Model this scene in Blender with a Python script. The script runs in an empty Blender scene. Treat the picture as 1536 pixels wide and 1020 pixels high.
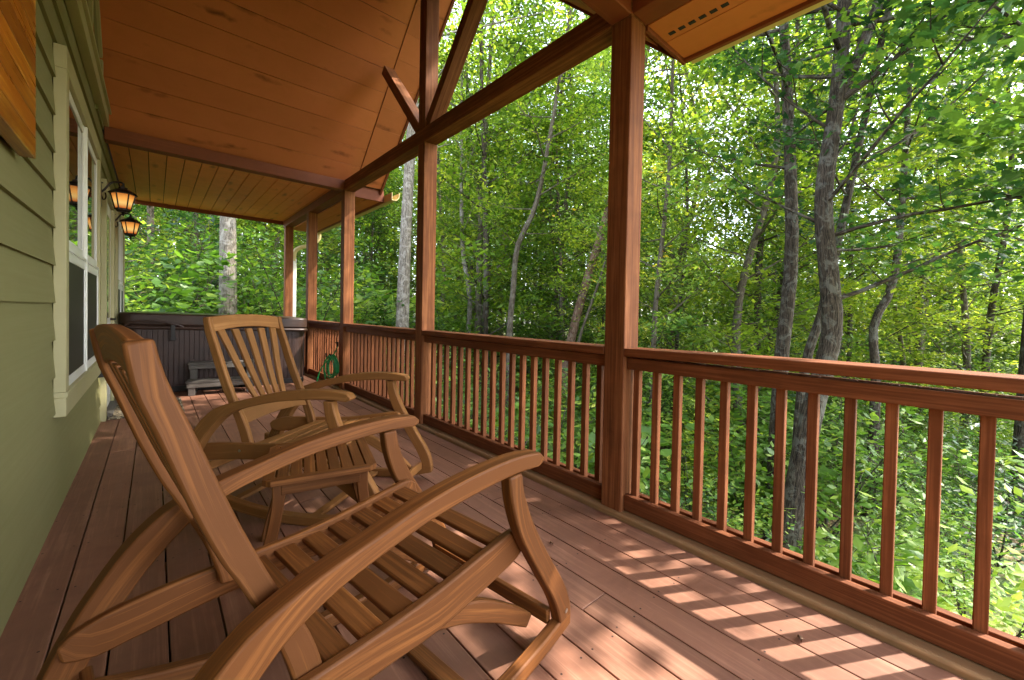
import bpy, math, random
from mathutils import Vector, Matrix
R = math.radians
scene = bpy.context.scene
COL = scene.collection

# ------------------------------------------------------------------ helpers
def lin(r, g, b):
    f = lambda c: (c / 255 / 12.92) if c / 255 <= 0.04045 else ((c / 255 + 0.055) / 1.055) ** 2.4
    return (f(r), f(g), f(b), 1)

class MB:
    """collects faces with uv (metres along / across the grain) and a random tint per piece"""
    def __init__(s, seed=1):
        s.v = []; s.f = []; s.uv = []; s.t = []; s.mi = []; s.rng = random.Random(seed)
    def add(s, verts, faces, uvs, tint=None, mi=0):
        b = len(s.v); s.v.extend(verts)
        t = s.rng.random() if tint is None else tint
        for f, u in zip(faces, uvs):
            s.f.append([b + i for i in f]); s.uv.append(u); s.t.append(t); s.mi.append(mi)
    def box(s, lo, hi, M=None, tint=None, axis=None, mi=0):
        d = [hi[i] - lo[i] for i in range(3)]
        a = axis if axis is not None else d.index(max(d))
        o1, o2 = s.rng.random() * 50, s.rng.random() * 50
        P = [(x, y, z) for x in (lo[0], hi[0]) for y in (lo[1], hi[1]) for z in (lo[2], hi[2])]
        F = [(0, 1, 3, 2), (4, 6, 7, 5), (0, 4, 5, 1), (2, 3, 7, 6), (0, 2, 6, 4), (1, 5, 7, 3)]
        U = []
        b1, b2 = [i for i in range(3) if i != a]
        for f in F:
            U.append([(P[i][a] + o1, P[i][b1] + 1.3 * P[i][b2] + o2) for i in f])
        V = [tuple(M @ Vector(p)) for p in P] if M else P
        s.add(V, F, U, tint, mi)
    def strip(s, up, lo, c0, c1, fn, tint=None, n=None):
        """solid between two outlines (same point count) extruded from c0 to c1; fn(a,b,c)->xyz"""
        o1, o2 = s.rng.random() * 50, s.rng.random() * 50
        V = []; F = []; U = []; L = [0]
        for i in range(1, len(up)):
            L.append(L[-1] + math.dist(up[i], up[i - 1]))
        for (a, b), (c, d) in zip(up, lo):
            V += [fn(a, b, c0), fn(a, b, c1), fn(c, d, c1), fn(c, d, c0)]
        w = abs(c1 - c0)
        for i in range(len(up) - 1):
            h0 = math.dist(up[i], lo[i]); h1 = math.dist(up[i + 1], lo[i + 1])
            va = [0, w, w + h0, 2 * w + h0, 2 * w + 2 * h0]; vb = [0, w, w + h1, 2 * w + h1, 2 * w + 2 * h1]
            for k in range(4):
                k2 = (k + 1) % 4
                F.append((4 * i + k, 4 * i + k2, 4 * i + 4 + k2, 4 * i + 4 + k))
                U.append([(o1 + L[i], o2 + va[k]), (o1 + L[i], o2 + va[k + 1]), (o1 + L[i + 1], o2 + vb[k + 1]), (o1 + L[i + 1], o2 + vb[k])])
        m = 4 * (len(up) - 1)
        F += [(3, 2, 1, 0), (m, m + 1, m + 2, m + 3)]
        U += [[(o1, o2), (o1 + .02, o2), (o1 + .02, o2 + w), (o1, o2 + w)]] * 2
        s.add(V, F, U, tint)
    def tube(s, pts, rad, n=8, tint=None, mi=0, caps=True):
        pts = [Vector(p) for p in pts]
        if not isinstance(rad, (list, tuple)): rad = [rad] * len(pts)
        o1, o2 = s.rng.random() * 20, s.rng.random() * 20
        V = []; F = []; U = []; L = 0; Ls = []
        nrm = None
        for i, p in enumerate(pts):
            t = (pts[min(i + 1, len(pts) - 1)] - pts[max(i - 1, 0)])
            t = t.normalized() if t.length > 1e-9 else Vector((0, 0, 1))
            if nrm is None:
                nrm = t.orthogonal().normalized()
            nrm = (nrm - t * nrm.dot(t)); nrm = nrm.normalized() if nrm.length > 1e-6 else t.orthogonal().normalized()
            bn = t.cross(nrm)
            if i: L += (pts[i] - pts[i - 1]).length
            Ls.append(L)
            for k in range(n):
                a = 2 * math.pi * k / n
                V.append(tuple(p + (nrm * math.cos(a) + bn * math.sin(a)) * rad[i]))
        per = 2 * math.pi * max(rad)
        for i in range(len(pts) - 1):
            for k in range(n):
                k2 = (k + 1) % n
                F.append((i * n + k, i * n + k2, i * n + n + k2, i * n + n + k))
                U.append([(o1 + Ls[i], o2 + per * k / n), (o1 + Ls[i], o2 + per * (k + 1) / n), (o1 + Ls[i + 1], o2 + per * (k + 1) / n), (o1 + Ls[i + 1], o2 + per * k / n)])
        if caps:
            m = (len(pts) - 1) * n
            F += [tuple(range(n - 1, -1, -1)), tuple(range(m, m + n))]
            U += [[(o1, o2)] * n] * 2
        s.add(V, F, U, tint, mi)
    def lathe(s, prof, c=(0, 0, 0), n=16, tint=None, mi=0, rot=0):
        V = []; F = []; U = []
        for r, z in prof:
            for k in range(n):
                a = 2 * math.pi * k / n + rot
                V.append((c[0] + r * math.cos(a), c[1] + r * math.sin(a), c[2] + z))
        for i in range(len(prof) - 1):
            for k in range(n):
                k2 = (k + 1) % n
                F.append((i * n + k, i * n + k2, i * n + n + k2, i * n + n + k)); U.append([(0, 0)] * 4)
        F.append(tuple(range(n - 1, -1, -1))); U.append([(0, 0)] * n)
        m = (len(prof) - 1) * n
        F.append(tuple(range(m, m + n))); U.append([(0, 0)] * n)
        s.add(V, F, U, tint, mi)
    def poly(s, pts, tint=None, mi=0, uv=None):
        s.add(pts, [tuple(range(len(pts)))], [uv or [(p[0], p[1] + p[2]) for p in pts]], tint, mi)
    def build(s, name, mats, parent=None, bevel=0, smooth=True, angle=35):
        me = bpy.data.meshes.new(name)
        me.from_pydata(s.v, [], s.f)
        uvl = me.uv_layers.new(name='UVMap')
        flat = []
        for u in s.uv:
            for a in u: flat.extend(a)
        uvl.data.foreach_set('uv', flat)
        at = me.attributes.new('tint', 'FLOAT', 'FACE'); at.data.foreach_set('value', s.t)
        if not isinstance(mats, (list, tuple)): mats = [mats]
        for m in mats: me.materials.append(m)
        if len(mats) > 1: me.polygons.foreach_set('material_index', s.mi)
        if smooth:
            me.polygons.foreach_set('use_smooth', [True] * len(me.polygons))
            me.set_sharp_from_angle(angle=R(angle))
        me.update()
        o = bpy.data.objects.new(name, me); COL.objects.link(o)
        if parent: o.parent = parent
        if bevel:
            b = o.modifiers.new('bevel', 'BEVEL'); b.width = bevel; b.segments = 2; b.limit_method = 'ANGLE'; b.angle_limit = R(50)
            b.harden_normals = False
        return o

def tag(o, label, cat, group=None):
    o['label'] = label; o['category'] = cat
    if group: o['group'] = group
    return o
def thing(name, label, cat, loc=(0, 0, 0), rz=0, group=None):
    o = bpy.data.objects.new(name, None); COL.objects.link(o)
    o.location = loc; o.rotation_euler = (0, 0, rz); o.empty_display_size = .1
    return tag(o, label, cat, group)
def struct(o):
    o['kind'] = 'structure'; return o
def copy_tree(o, parent=None):
    c = o.copy(); COL.objects.link(c)
    if parent: c.parent = parent
    for ch in list(o.children):
        copy_tree(ch, c)
    return c

def spline(pts, n):
    """Catmull-Rom through pts, n samples even in arc length"""
    P = [pts[0]] + list(pts) + [pts[-1]]
    out = []
    for i in range(1, len(P) - 2):
        for k in range(12):
            t = k / 12
            q = []
            for d in range(len(pts[0])):
                a, b, c, e = P[i - 1][d], P[i][d], P[i + 1][d], P[i + 2][d]
                q.append(.5 * (2 * b + (c - a) * t + (2 * a - 5 * b + 4 * c - e) * t * t + (3 * b - a - 3 * c + e) * t ** 3))
            out.append(tuple(q))
    out.append(tuple(pts[-1]))
    L = [0]
    for i in range(1, len(out)): L.append(L[-1] + math.dist(out[i], out[i - 1]))
    res = []; j = 0
    for k in range(n):
        x = L[-1] * k / (n - 1)
        while j < len(L) - 2 and L[j + 1] < x: j += 1
        f = 0 if L[j + 1] == L[j] else (x - L[j]) / (L[j + 1] - L[j])
        res.append(tuple(out[j][d] + (out[j + 1][d] - out[j][d]) * f for d in range(len(pts[0]))))
    return res

# ------------------------------------------------------------------ materials
class NT:
    def __init__(s, name):
        s.m = bpy.data.materials.new(name); s.m.use_nodes = True
        s.nt = s.m.node_tree; s.nt.nodes.clear()
        s.out = s.n('ShaderNodeOutputMaterial')
    def n(s, typ, **kw):
        x = s.nt.nodes.new(typ)
        for k, v in kw.items():
            if k.startswith('i_'):
                key = k[2:]
                key = int(key) if key.isdigit() else key.replace('_', ' ')
                x.inputs[key].default_value = v
            else: setattr(x, k, v)
        return x
    def l(s, a, b): s.nt.links.new(a, b)
    def ramp(s, fac, stops):
        r = s.n('ShaderNodeValToRGB'); el = r.color_ramp.elements
        el[0].position, el[0].color = stops[0]
        el[1].position, el[1].color = stops[-1]
        for p, c in stops[1:-1]:
            e = el.new(p); e.color = c
        s.l(fac, r.inputs[0]); return r.outputs[0]
    def mix(s, fac, a, b, mode='MIX'):
        m = s.n('ShaderNodeMix', data_type='RGBA', blend_type=mode, clamp_factor=True)
        for v, i in ((fac, 0), (a, 6), (b, 7)):
            if hasattr(v, 'links') or hasattr(v, 'is_linked'): s.l(v, m.inputs[i])
            else: m.inputs[i].default_value = v
        return m.outputs[2]
    def math(s, op, a, b=0.0):
        m = s.n('ShaderNodeMath', operation=op)
        for v, i in ((a, 0), (b, 1)):
            if hasattr(v, 'is_linked'): s.l(v, m.inputs[i])
            else: m.inputs[i].default_value = v
        return m.outputs[0]
    def noise(s, vec, scale, detail=4, rough=.55, dist=0):
        x = s.n('ShaderNodeTexNoise', i_Scale=scale, i_Detail=detail, i_Roughness=rough, i_Distortion=dist)
        s.l(vec, x.inputs['Vector']); return x.outputs[0]
    def map(s, vec, scale, loc=None):
        m = s.n('ShaderNodeMapping'); m.inputs['Scale'].default_value = scale
        if loc is not None: s.l(loc, m.inputs['Location'])
        s.l(vec, m.inputs['Vector']); return m.outputs[0]

def wood(name, dark, light, rough=.5, grain=1.0, stain=.35, tintamt=.35, bump=.15, knots=0.0, spec=.4, worn=None, grainscale=26, objvar=.15):
    t = NT(name)
    uv = t.n('ShaderNodeUVMap', uv_map='UVMap').outputs[0]
    oi = t.n('ShaderNodeObjectInfo')
    off = t.n('ShaderNodeCombineXYZ'); t.l(t.math('MULTIPLY', oi.outputs['Random'], 37.0), off.inputs[0]); t.l(t.math('MULTIPLY', oi.outputs['Random'], 91.0), off.inputs[1])
    va = t.n('ShaderNodeVectorMath', operation='ADD'); t.l(uv, va.inputs[0]); t.l(off.outputs[0], va.inputs[1]); uv = va.outputs[0]
    g1 = t.noise(t.map(uv, (.9, grainscale, 1)), 1.6, 7, .62, .35)
    g2 = t.noise(t.map(uv, (4, 150, 1)), 1.0, 3, .6)
    bl = t.noise(t.map(uv, (.9, 4, 1)), 1.3, 4, .6, .4)
    f = t.math('ADD', t.math('MULTIPLY', g1, .75 * grain), t.math('MULTIPLY', g2, .3 * grain))
    f = t.math('ADD', f, t.math('MULTIPLY', bl, .45)); f = t.math('SUBTRACT', f, .28 * (1 + grain) - .05)
    c = t.ramp(f, [(.24, dark), (.66, light)])
    at = t.n('ShaderNodeAttribute', attribute_name='tint').outputs['Fac']
    tv = t.math('ADD', t.math('MULTIPLY', t.math('SUBTRACT', at, .5), tintamt), t.math('MULTIPLY', t.math('SUBTRACT', oi.outputs['Random'], .5), objvar))
    k = t.math('ADD', tv, 1.0)
    cc = t.n('ShaderNodeCombineColor'); [t.l(k, cc.inputs[i]) for i in range(3)]
    c = t.mix(1.0, c, cc.outputs[0], 'MULTIPLY')
    # blotches of weather
    ob = t.n('ShaderNodeTexCoord').outputs['Object']
    w = t.noise(ob, 5.5, 5, .65, .6)
    wf = t.math('MULTIPLY', t.ramp(w, [(.42, (0, 0, 0, 1)), (.72, (1, 1, 1, 1))]), stain)
    c = t.mix(wf, c, worn or tuple([x * .45 for x in dark[:3]] + [1]))
    if knots:
        vo = t.n('ShaderNodeTexVoronoi', i_Scale=1.0, feature='F1'); vo.inputs['Randomness'].default_value = 1
        wv = t.n('ShaderNodeVectorMath', operation='ADD')
        nz = t.n('ShaderNodeTexNoise', i_Scale=14.0, i_Detail=3); t.l(uv, nz.inputs['Vector'])
        sc = t.n('ShaderNodeVectorMath', operation='SCALE'); sc.inputs['Scale'].default_value = .35; t.l(nz.outputs[1], sc.inputs[0])
        t.l(t.map(uv, (1.5, 6.5, 1)), wv.inputs[0]); t.l(sc.outputs[0], wv.inputs[1]); t.l(wv.outputs[0], vo.inputs['Vector'])
        kf = t.math('MULTIPLY', t.ramp(vo.outputs['Distance'], [(.05, (1, 1, 1, 1)), (.26, (0, 0, 0, 1))]), knots)
        kf = t.math('MULTIPLY', kf, t.ramp(t.noise(uv, 2.3, 3), [(.42, (0, 0, 0, 1)), (.54, (1, 1, 1, 1))]))
        c = t.mix(kf, c, tuple([x * .35 for x in dark[:3]] + [1]))
    b = t.n('ShaderNodeBsdfPrincipled'); t.l(c, b.inputs['Base Color'])
    t.l(t.math('ADD', t.math('MULTIPLY', g1, .25), rough - .12), b.inputs['Roughness'])
    b.inputs['Specular IOR Level'].default_value = spec
    if bump:
        bp = t.n('ShaderNodeBump', i_Strength=bump, i_Distance=.004); t.l(f, bp.inputs['Height']); t.l(bp.outputs[0], b.inputs['Normal'])
    t.l(b.outputs[0], t.out.inputs[0]); return t.m

def plain(name, col, rough=.5, metal=0, var=.12, scale=9, bump=0.0, spec=.5, dirt=None, dirtamt=.3, bscale=60):
    t = NT(name)
    ob = t.n('ShaderNodeTexCoord').outputs['Object']
    n1 = t.noise(ob, scale, 5, .6)
    d = tuple([max(0, x * (1 - var * 2)) for x in col[:3]] + [1]); e = tuple([min(1, x * (1 + var * 2)) for x in col[:3]] + [1])
    c = t.ramp(n1, [(.3, d), (.7, e)])
    if dirt:
        c = t.mix(t.math('MULTIPLY', t.ramp(t.noise(ob, scale * .45, 6, .65), [(.45, (0, 0, 0, 1)), (.7, (1, 1, 1, 1))]), dirtamt), c, dirt)
    b = t.n('ShaderNodeBsdfPrincipled', i_Metallic=metal); t.l(c, b.inputs['Base Color'])
    t.l(t.math('ADD', t.math('MULTIPLY', n1, .2), rough - .1), b.inputs['Roughness']); b.inputs['Specular IOR Level'].default_value = spec
    if bump:
        bp = t.n('ShaderNodeBump', i_Strength=bump, i_Distance=.003); t.l(t.noise(ob, bscale, 4), bp.inputs['Height']); t.l(bp.outputs[0], b.inputs['Normal'])
    t.l(b.outputs[0], t.out.inputs[0]); return t.m

def leafmat(name, c0, c1, c2, trans=.5, tcol=None, gloss=.35):
    """leaf: diffuse + translucent, colour varies leaf to leaf and clump to clump"""
    t = NT(name)
    at = t.n('ShaderNodeAttribute', attribute_name='tint').outputs['Fac']
    ob = t.n('ShaderNodeTexCoord').outputs['Object']
    oi = t.n('ShaderNodeObjectInfo').outputs['Random']
    cl = t.noise(ob, .55, 3, .6)
    f = t.math('ADD', t.math('MULTIPLY', at, .5), t.math('MULTIPLY', cl, 1.15))
    f = t.math('ADD', t.math('SUBTRACT', f, .47), t.math('MULTIPLY', t.math('SUBTRACT', oi, .5), .45))
    c = t.ramp(f, [(.0, c0), (.4, c1), (.78, c2), (.93, lin(206, 176, 60)), (1.0, lin(205, 110, 40))])
    d = t.n('ShaderNodeBsdfPrincipled', i_Roughness=.42); d.inputs['Specular IOR Level'].default_value = gloss; t.l(c, d.inputs['Base Color'])
    tr = t.n('ShaderNodeBsdfTranslucent'); t.l(t.mix(1.0, c, tcol or (1.7, 1.65, .85, 1), 'MULTIPLY'), tr.inputs['Color'])
    m = t.n('ShaderNodeMixShader', i_0=trans); t.l(d.outputs[0], m.inputs[1]); t.l(tr.outputs[0], m.inputs[2])
    t.l(m.outputs[0], t.out.inputs[0]); return t.m

def bark(name, c0, c1, lich, amt=.5, sx=9, sz=2.0, bump=.8):
    t = NT(name)
    uv = t.n('ShaderNodeUVMap', uv_map='UVMap').outputs[0]
    ob = t.n('ShaderNodeTexCoord').outputs['Object']
    n1 = t.noise(t.map(uv, (sz, sx * 1.4, 1)), 2.2, 6, .68, 1.0)
    n3 = t.noise(t.map(uv, (sz * 2.2, sx * 4, 1)), 2.0, 4, .6, .5)
    f = t.math('ADD', t.math('MULTIPLY', n1, .6), t.math('MULTIPLY', n3, .4))
    c = t.ramp(f, [(.43, c0), (.5, tuple([(p + q) * .4 for p, q in zip(c0[:3], c1[:3])] + [1])), (.57, c1)])
    lf = t.math('MULTIPLY', t.ramp(t.noise(ob, 5.5, 7, .7, .6), [(.5, (0, 0, 0, 1)), (.58, (1, 1, 1, 1))]), amt)
    c = t.mix(lf, c, lich)
    b = t.n('ShaderNodeBsdfPrincipled', i_Roughness=.9); b.inputs['Specular IOR Level'].default_value = .2; t.l(c, b.inputs['Base Color'])
    bp = t.n('ShaderNodeBump', i_Strength=bump, i_Distance=.03); t.l(f, bp.inputs['Height']); t.l(bp.outputs[0], b.inputs['Normal'])
    t.l(b.outputs[0], t.out.inputs[0]); return t.m

M = {}
M['deck'] = wood('deck_stain', lin(136, 93, 72), lin(190, 142, 115), rough=.58, grain=1.0, stain=.4, tintamt=.3, bump=.12, worn=lin(92, 60, 48), spec=.45)
M['nosing'] = wood('weathered_edge_board', lin(150, 116, 78), lin(214, 182, 136), rough=.7, grain=.8, stain=.4, worn=lin(96, 80, 56), bump=.2)
M['post'] = wood('red_stained_timber', lin(112, 65, 36), lin(172, 112, 70), rough=.7, grain=1.35, stain=.3, tintamt=.2, bump=.25, spec=.2, knots=.5, objvar=.2)
M['rail'] = wood('red_stained_rail', lin(110, 62, 34), lin(166, 102, 64), rough=.7, grain=1.25, stain=.3, tintamt=.3, bump=.2, spec=.2, knots=.4, objvar=.3)
M['beam'] = wood('brown_stained_beam', lin(124, 66, 38), lin(166, 98, 62), rough=.6, grain=.8, stain=.3, tintamt=.2, bump=.2, spec=.3)
M['ceil'] = wood('stained_pine_ceiling', lin(192, 114, 68), lin(226, 154, 102), rough=.6, grain=.6, stain=.2, tintamt=.14, bump=.1, knots=.95, spec=.2, worn=lin(160, 96, 50))
M['lowceil'] = wood('stained_pine_bounce_lit', lin(250, 158, 92), lin(255, 198, 136), rough=.55, grain=.5, stain=.15, tintamt=.16, bump=.08, knots=.85, spec=.3, worn=lin(140, 80, 40))  # paler than the gable pine: bounced sunlight is put into the colour
M['teak'] = wood('honey_teak', lin(102, 60, 25), lin(182, 118, 60), rough=.6, grain=1.05, stain=.35, tintamt=.1, bump=.12, spec=.28, worn=lin(104, 62, 30), grainscale=44, objvar=.4)
M['teak2'] = wood('weathered_teak', lin(138, 92, 48), lin(198, 146, 92), rough=.6, grain=.9, stain=.35, tintamt=.1, bump=.12, spec=.25, worn=lin(100, 74, 42), grainscale=44, objvar=.24)
M['pine'] = wood('varnished_pine', lin(156, 88, 12), lin(255, 200, 76), rough=.3, grain=1.0, stain=.12, tintamt=.5, bump=.05, knots=.6, spec=.5, worn=lin(130, 66, 14))
M['grey'] = wood('grey_weathered_wood', lin(92, 86, 80), lin(150, 140, 128), rough=.8, grain=.9, stain=.4, bump=.3, worn=lin(80, 72, 62))
M['siding'] = wood('olive_siding', lin(130, 126, 84), lin(154, 148, 104), rough=.65, grain=.5, stain=.12, tintamt=.06, bump=.3, spec=.3, worn=lin(108, 102, 60), grainscale=40, objvar=0)
M['trim'] = plain('tan_trim', lin(170, 162, 120), .55, var=.04, scale=3, bump=.05)
M['white'] = plain('white_vinyl', lin(226, 224, 216), .4, var=.03, scale=4)
M['black'] = plain('black_iron', lin(38, 30, 26), .45, metal=.6, var=.3, scale=30, bump=.2)
M['rubber'] = plain('dark_plastic', lin(42, 38, 36), .55, var=.2)
M['tub'] = plain('brown_tub_panel', lin(62, 42, 35), .45, var=.14, scale=5, bump=.1)
M['cover'] = plain('brown_vinyl_cover', lin(60, 42, 34), .42, var=.2, scale=4, bump=.3, bscale=220)
M['steel'] = plain('bolt_steel', lin(170, 165, 155), .3, metal=1)
M['hose'] = plain('green_hose', lin(30, 142, 76), .35, var=.1)
M['shingle'] = plain('roof_shingle', lin(70, 66, 62), .9, var=.3, scale=20)
M['gutter'] = plain('tan_gutter', lin(206, 186, 130), .45, var=.04, scale=2)
M['petal'] = plain('dry_leaf', lin(96, 52, 44), .7, var=.3, scale=40)
M['drydeckleaf'] = plain('brown_leaf', lin(110, 74, 44), .7, var=.3, scale=40)
M['screen'] = plain('insect_screen', lin(58, 56, 48), .6, var=.06, scale=300, spec=.25)
M['leafA'] = leafmat('leaf_green', lin(46, 74, 28), lin(100, 130, 44), lin(186, 194, 78), .52)
M['leafB'] = leafmat('leaf_maple', lin(28, 56, 34), lin(54, 92, 46), lin(116, 146, 54), .38, gloss=.5)
M['leafC'] = leafmat('leaf_undergrowth', lin(44, 76, 28), lin(92, 128, 46), lin(170, 186, 84), .48, gloss=.5)
M['leafD'] = leafmat('leaf_far', lin(54, 82, 28), lin(120, 144, 48), lin(200, 202, 86), .54)
M['leafE'] = leafmat('leaf_deep_green', lin(34, 62, 32), lin(74, 112, 48), lin(150, 174, 78), .48, gloss=.5)
M['bark1'] = bark('bark_pale', lin(84, 76, 66), lin(150, 140, 126), lin(186, 180, 168), .4)
M['bark4'] = bark('bark_mid_grey', lin(62, 54, 44), lin(116, 104, 88), lin(140, 136, 122), .3)
M['bark2'] = bark('bark_dark', lin(34, 28, 23), lin(92, 80, 66), lin(140, 140, 128), .32, bump=1.0)
M['bark3'] = bark('bark_pine', lin(86, 62, 48), lin(150, 120, 100), lin(160, 146, 130), .35)

def glassmat():
    t = NT('window_glass')
    b = t.n('ShaderNodeBsdfPrincipled', i_Roughness=.015); b.inputs['Base Color'].default_value = lin(34, 34, 30)
    b.inputs['Specular IOR Level'].default_value = .8; b.inputs['IOR'].default_value = 1.6
    t.l(b.outputs[0], t.out.inputs[0]); return t.m
M['glass'] = glassmat()
def amber():
    t = NT('lit_amber_glass')
    tc = t.n('ShaderNodeTexCoord').outputs['Object']
    sep = t.n('ShaderNodeSeparateXYZ'); t.l(tc, sep.inputs[0])
    nz = t.noise(tc, 26, 3)
    g = t.ramp(t.math('ADD', sep.outputs[2], t.math('MULTIPLY', nz, .02)), [(.015, lin(190, 90, 28)), (.06, lin(255, 206, 120)), (.1, lin(255, 176, 84)), (.15, lin(176, 96, 36))])
    e = t.n('ShaderNodeEmission', i_Strength=.5); t.l(g, e.inputs[0])
    b = t.n('ShaderNodeBsdfPrincipled', i_Roughness=.25); b.inputs['Base Color'].default_value = lin(200, 130, 60)
    a = t.n('ShaderNodeMixShader', i_0=.25); t.l(e.outputs[0], a.inputs[1]); t.l(b.outputs[0], a.inputs[2])
    t.l(a.outputs[0], t.out.inputs[0]); return t.m
M['amber'] = amber()
def matmat():
    t = NT('door_mat_weave')
    ob = t.n('ShaderNodeTexCoord').outputs['Object']
    v = t.n('ShaderNodeTexVoronoi', i_Scale=70.0); t.l(ob, v.inputs['Vector'])
    sp = t.n('ShaderNodeSeparateColor'); t.l(v.outputs['Color'], sp.inputs[0])
    c = t.ramp(sp.outputs[0], [(.2, lin(70, 62, 52)), (.6, lin(128, 114, 92)), (.9, lin(176, 160, 130))])
    b = t.n('ShaderNodeBsdfPrincipled', i_Roughness=.95); t.l(c, b.inputs['Base Color'])
    bp = t.n('ShaderNodeBump', i_Strength=1.0, i_Distance=.01); t.l(v.outputs['Distance'], bp.inputs['Height']); t.l(bp.outputs[0], b.inputs['Normal'])
    t.l(b.outputs[0], t.out.inputs[0]); return t.m
M['mat'] = matmat()
def groundmat():
    t = NT('forest_floor')
    ob = t.n('ShaderNodeTexCoord').outputs['Object']
    v = t.n('ShaderNodeTexVoronoi', i_Scale=11.0); t.l(ob, v.inputs['Vector'])
    sp = t.n('ShaderNodeSeparateColor'); t.l(v.outputs['Color'], sp.inputs[0])
    c = t.ramp(sp.outputs[0], [(.1, lin(70, 56, 38)), (.5, lin(112, 92, 62)), (.9, lin(150, 126, 88))])
    g = t.ramp(t.noise(ob, .8, 6, .6), [(.42, (0, 0, 0, 1)), (.6, (1, 1, 1, 1))])
    c = t.mix(g, c, lin(86, 110, 46))
    b = t.n('ShaderNodeBsdfPrincipled', i_Roughness=.95); t.l(c, b.inputs['Base Color'])
    bp = t.n('ShaderNodeBump', i_Strength=.8, i_Distance=.05); t.l(v.outputs['Distance'], bp.inputs['Height']); t.l(bp.outputs[0], b.inputs['Normal'])
    t.l(b.outputs[0], t.out.inputs[0]); return t.m
M['ground'] = groundmat()

# ------------------------------------------------------------------ dimensions (metres; X out from the wall, Y along the deck)
XW = -.373            # siding face
W0, W1 = 1.906, 2.046  # posts
PY = [1.362, 3.778, 6.117, 7.957, 9.67]
PS = .14
ZB, ZT = 2.81, 2.95    # beams
RNG = random.Random(7)

# ------------------------------------------------------------------ deck floor
mb = MB(11)
x = -.2482 - 2 * .1445 + .0022
k = 0
joints = {1: [1.06], 2: [4.6], 0: [3.2], 12: [1.02], 11: [3.3], 9: [4.4], 5: [2.9], 7: [5.2], 3: [6.4], 13: [4.9], 14: [2.0], 6: [.4]}
joints = {i: j for i, j in joints.items()}
bx = x
while bx < 1.87:
    x1 = min(bx + .1392, 1.872)
    cuts = [-1.6] + joints.get(k, [2.0 + 5 * RNG.random()]) + [9.9]
    for a, b in zip(cuts[:-1], cuts[1:]):
        mb.box((bx, a + .002, -.032), (x1, b - .002, -.0008 * RNG.random()), axis=1)
    bx += .1445; k += 1
for i in range(16):
    for j in range(22):
        for e in (.022, .118):
            cx_, cy_ = x + i * .1445 + e + RNG.uniform(-.004, .004), -.35 + j * .406 + RNG.uniform(-.012, .012)
            if cx_ > 1.86: continue
            mb.poly([(cx_ + .0042 * math.cos(k_ * 1.0472), cy_ + .0042 * math.sin(k_ * 1.0472), .0006) for k_ in range(6)], mi=1)
def screwmat():
    t = NT('rusty_screw_head'); b = t.n('ShaderNodeBsdfPrincipled', i_Roughness=.7); b.inputs['Base Color'].default_value = lin(58, 38, 30); t.l(b.outputs[0], t.out.inputs[0]); return t.m
deck = struct(mb.build('deck_floor', [M['deck'], screwmat()], bevel=.0022))
mb = MB(12)
mb.box((1.878, -1.6, -.03), (1.985, 3.4, .026), axis=1); mb.box((1.878, 3.404, -.03), (1.985, 9.9, .026), axis=1)
nos = mb.build('deck_edge_board', M['nosing'], bevel=.012); struct(nos)
# frame under the deck: rim joist and support
mb = MB(13)
mb.box((1.86, -1.6, -.30), (1.90, 9.88, -.035), axis=1)
for yy in range(12): mb.box((-.36, -1.5 + yy * 1.0, -.27), (1.858, -1.46 + yy * 1.0, -.036), axis=0)
struct(mb.build('deck_joists', M['nosing']))
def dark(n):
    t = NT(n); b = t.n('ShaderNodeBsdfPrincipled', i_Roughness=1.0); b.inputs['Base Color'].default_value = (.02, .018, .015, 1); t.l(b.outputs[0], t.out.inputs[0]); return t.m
M['dark'] = dark('gap_shade_sheet')
mb = MB(14); mb.box((-.36, -1.6, -.34), (1.86, 9.88, -.305)); struct(mb.build('gap_shade_sheet', M['dark'], smooth=False))  # added dark sheet, stands in for the shade seen through the board gaps

# ------------------------------------------------------------------ house: siding, windows, door
house = thing('house', 'olive green lap sided house wall with tan trim, left of the deck', 'house')
mb = MB(21)
EXP = .195
def wall_top(y):    # gable line of the ceiling against the wall
    if y < 1.5 or y > 6.2: return 2.95
    return 2.95 + (2.33 - abs(y - 3.85)) * .88
z = -.137 - .28
while z < 5.1:
    if z < 2.8: spans = [(-2.2, 9.42)]
    else:
        hw = 2.33 - max(0, z + .12 - 2.95) / .88
        spans = [(3.85 - hw, 3.85 + hw)] if hw > .1 else []
    for a, b in spans:
        # wedge board: bottom edge stands proud; stops at the openings
        cuts = [(a, b)]
        for (o0, o1, p0, p1) in ((3.36, 5.24, .58, 2.46), (7.58, 9.19, .58, 2.42), (5.88, 7.02, -.1, 2.3), (2.2, 5.5, 3.09, 5.2)):
            if z + EXP + .012 > p0 and z < p1:
                cuts = [q for (c, d) in cuts for q in ((c, min(d, o0)), (max(c, o1), d)) if q[1] - q[0] > .02]
        for ya, yb in cuts:
            z0, z1 = z, z + EXP + .012
            V = [(XW - .028, ya, z0), (XW - .028, yb, z0), (XW, yb, z0), (XW, ya, z0), (XW - .028, ya, z1), (XW - .028, yb, z1), (XW - .016, yb, z1), (XW - .016, ya, z1)]
            F = [(0, 1, 2, 3), (3, 2, 6, 7), (0, 3, 7, 4), (1, 5, 6, 2), (4, 7, 6, 5), (0, 4, 5, 1)]
            o = RNG.random() * 30
            U = [[(V[i][1] + o, V[i][2] + V[i][0]) for i in f] for f in F]
            mb.add(V, F, U)
    z += EXP
mb.build('siding_wall', M['siding'], house, smooth=False)
mb = MB(22)   # the wall body behind the siding, and the end wall
mb.box((-.75, -2.2, -1.2), (XW - .03, 9.41, 2.95)); mb.box((-5, 9.38, -1.2), (-.76, 9.41, 2.95))
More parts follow.
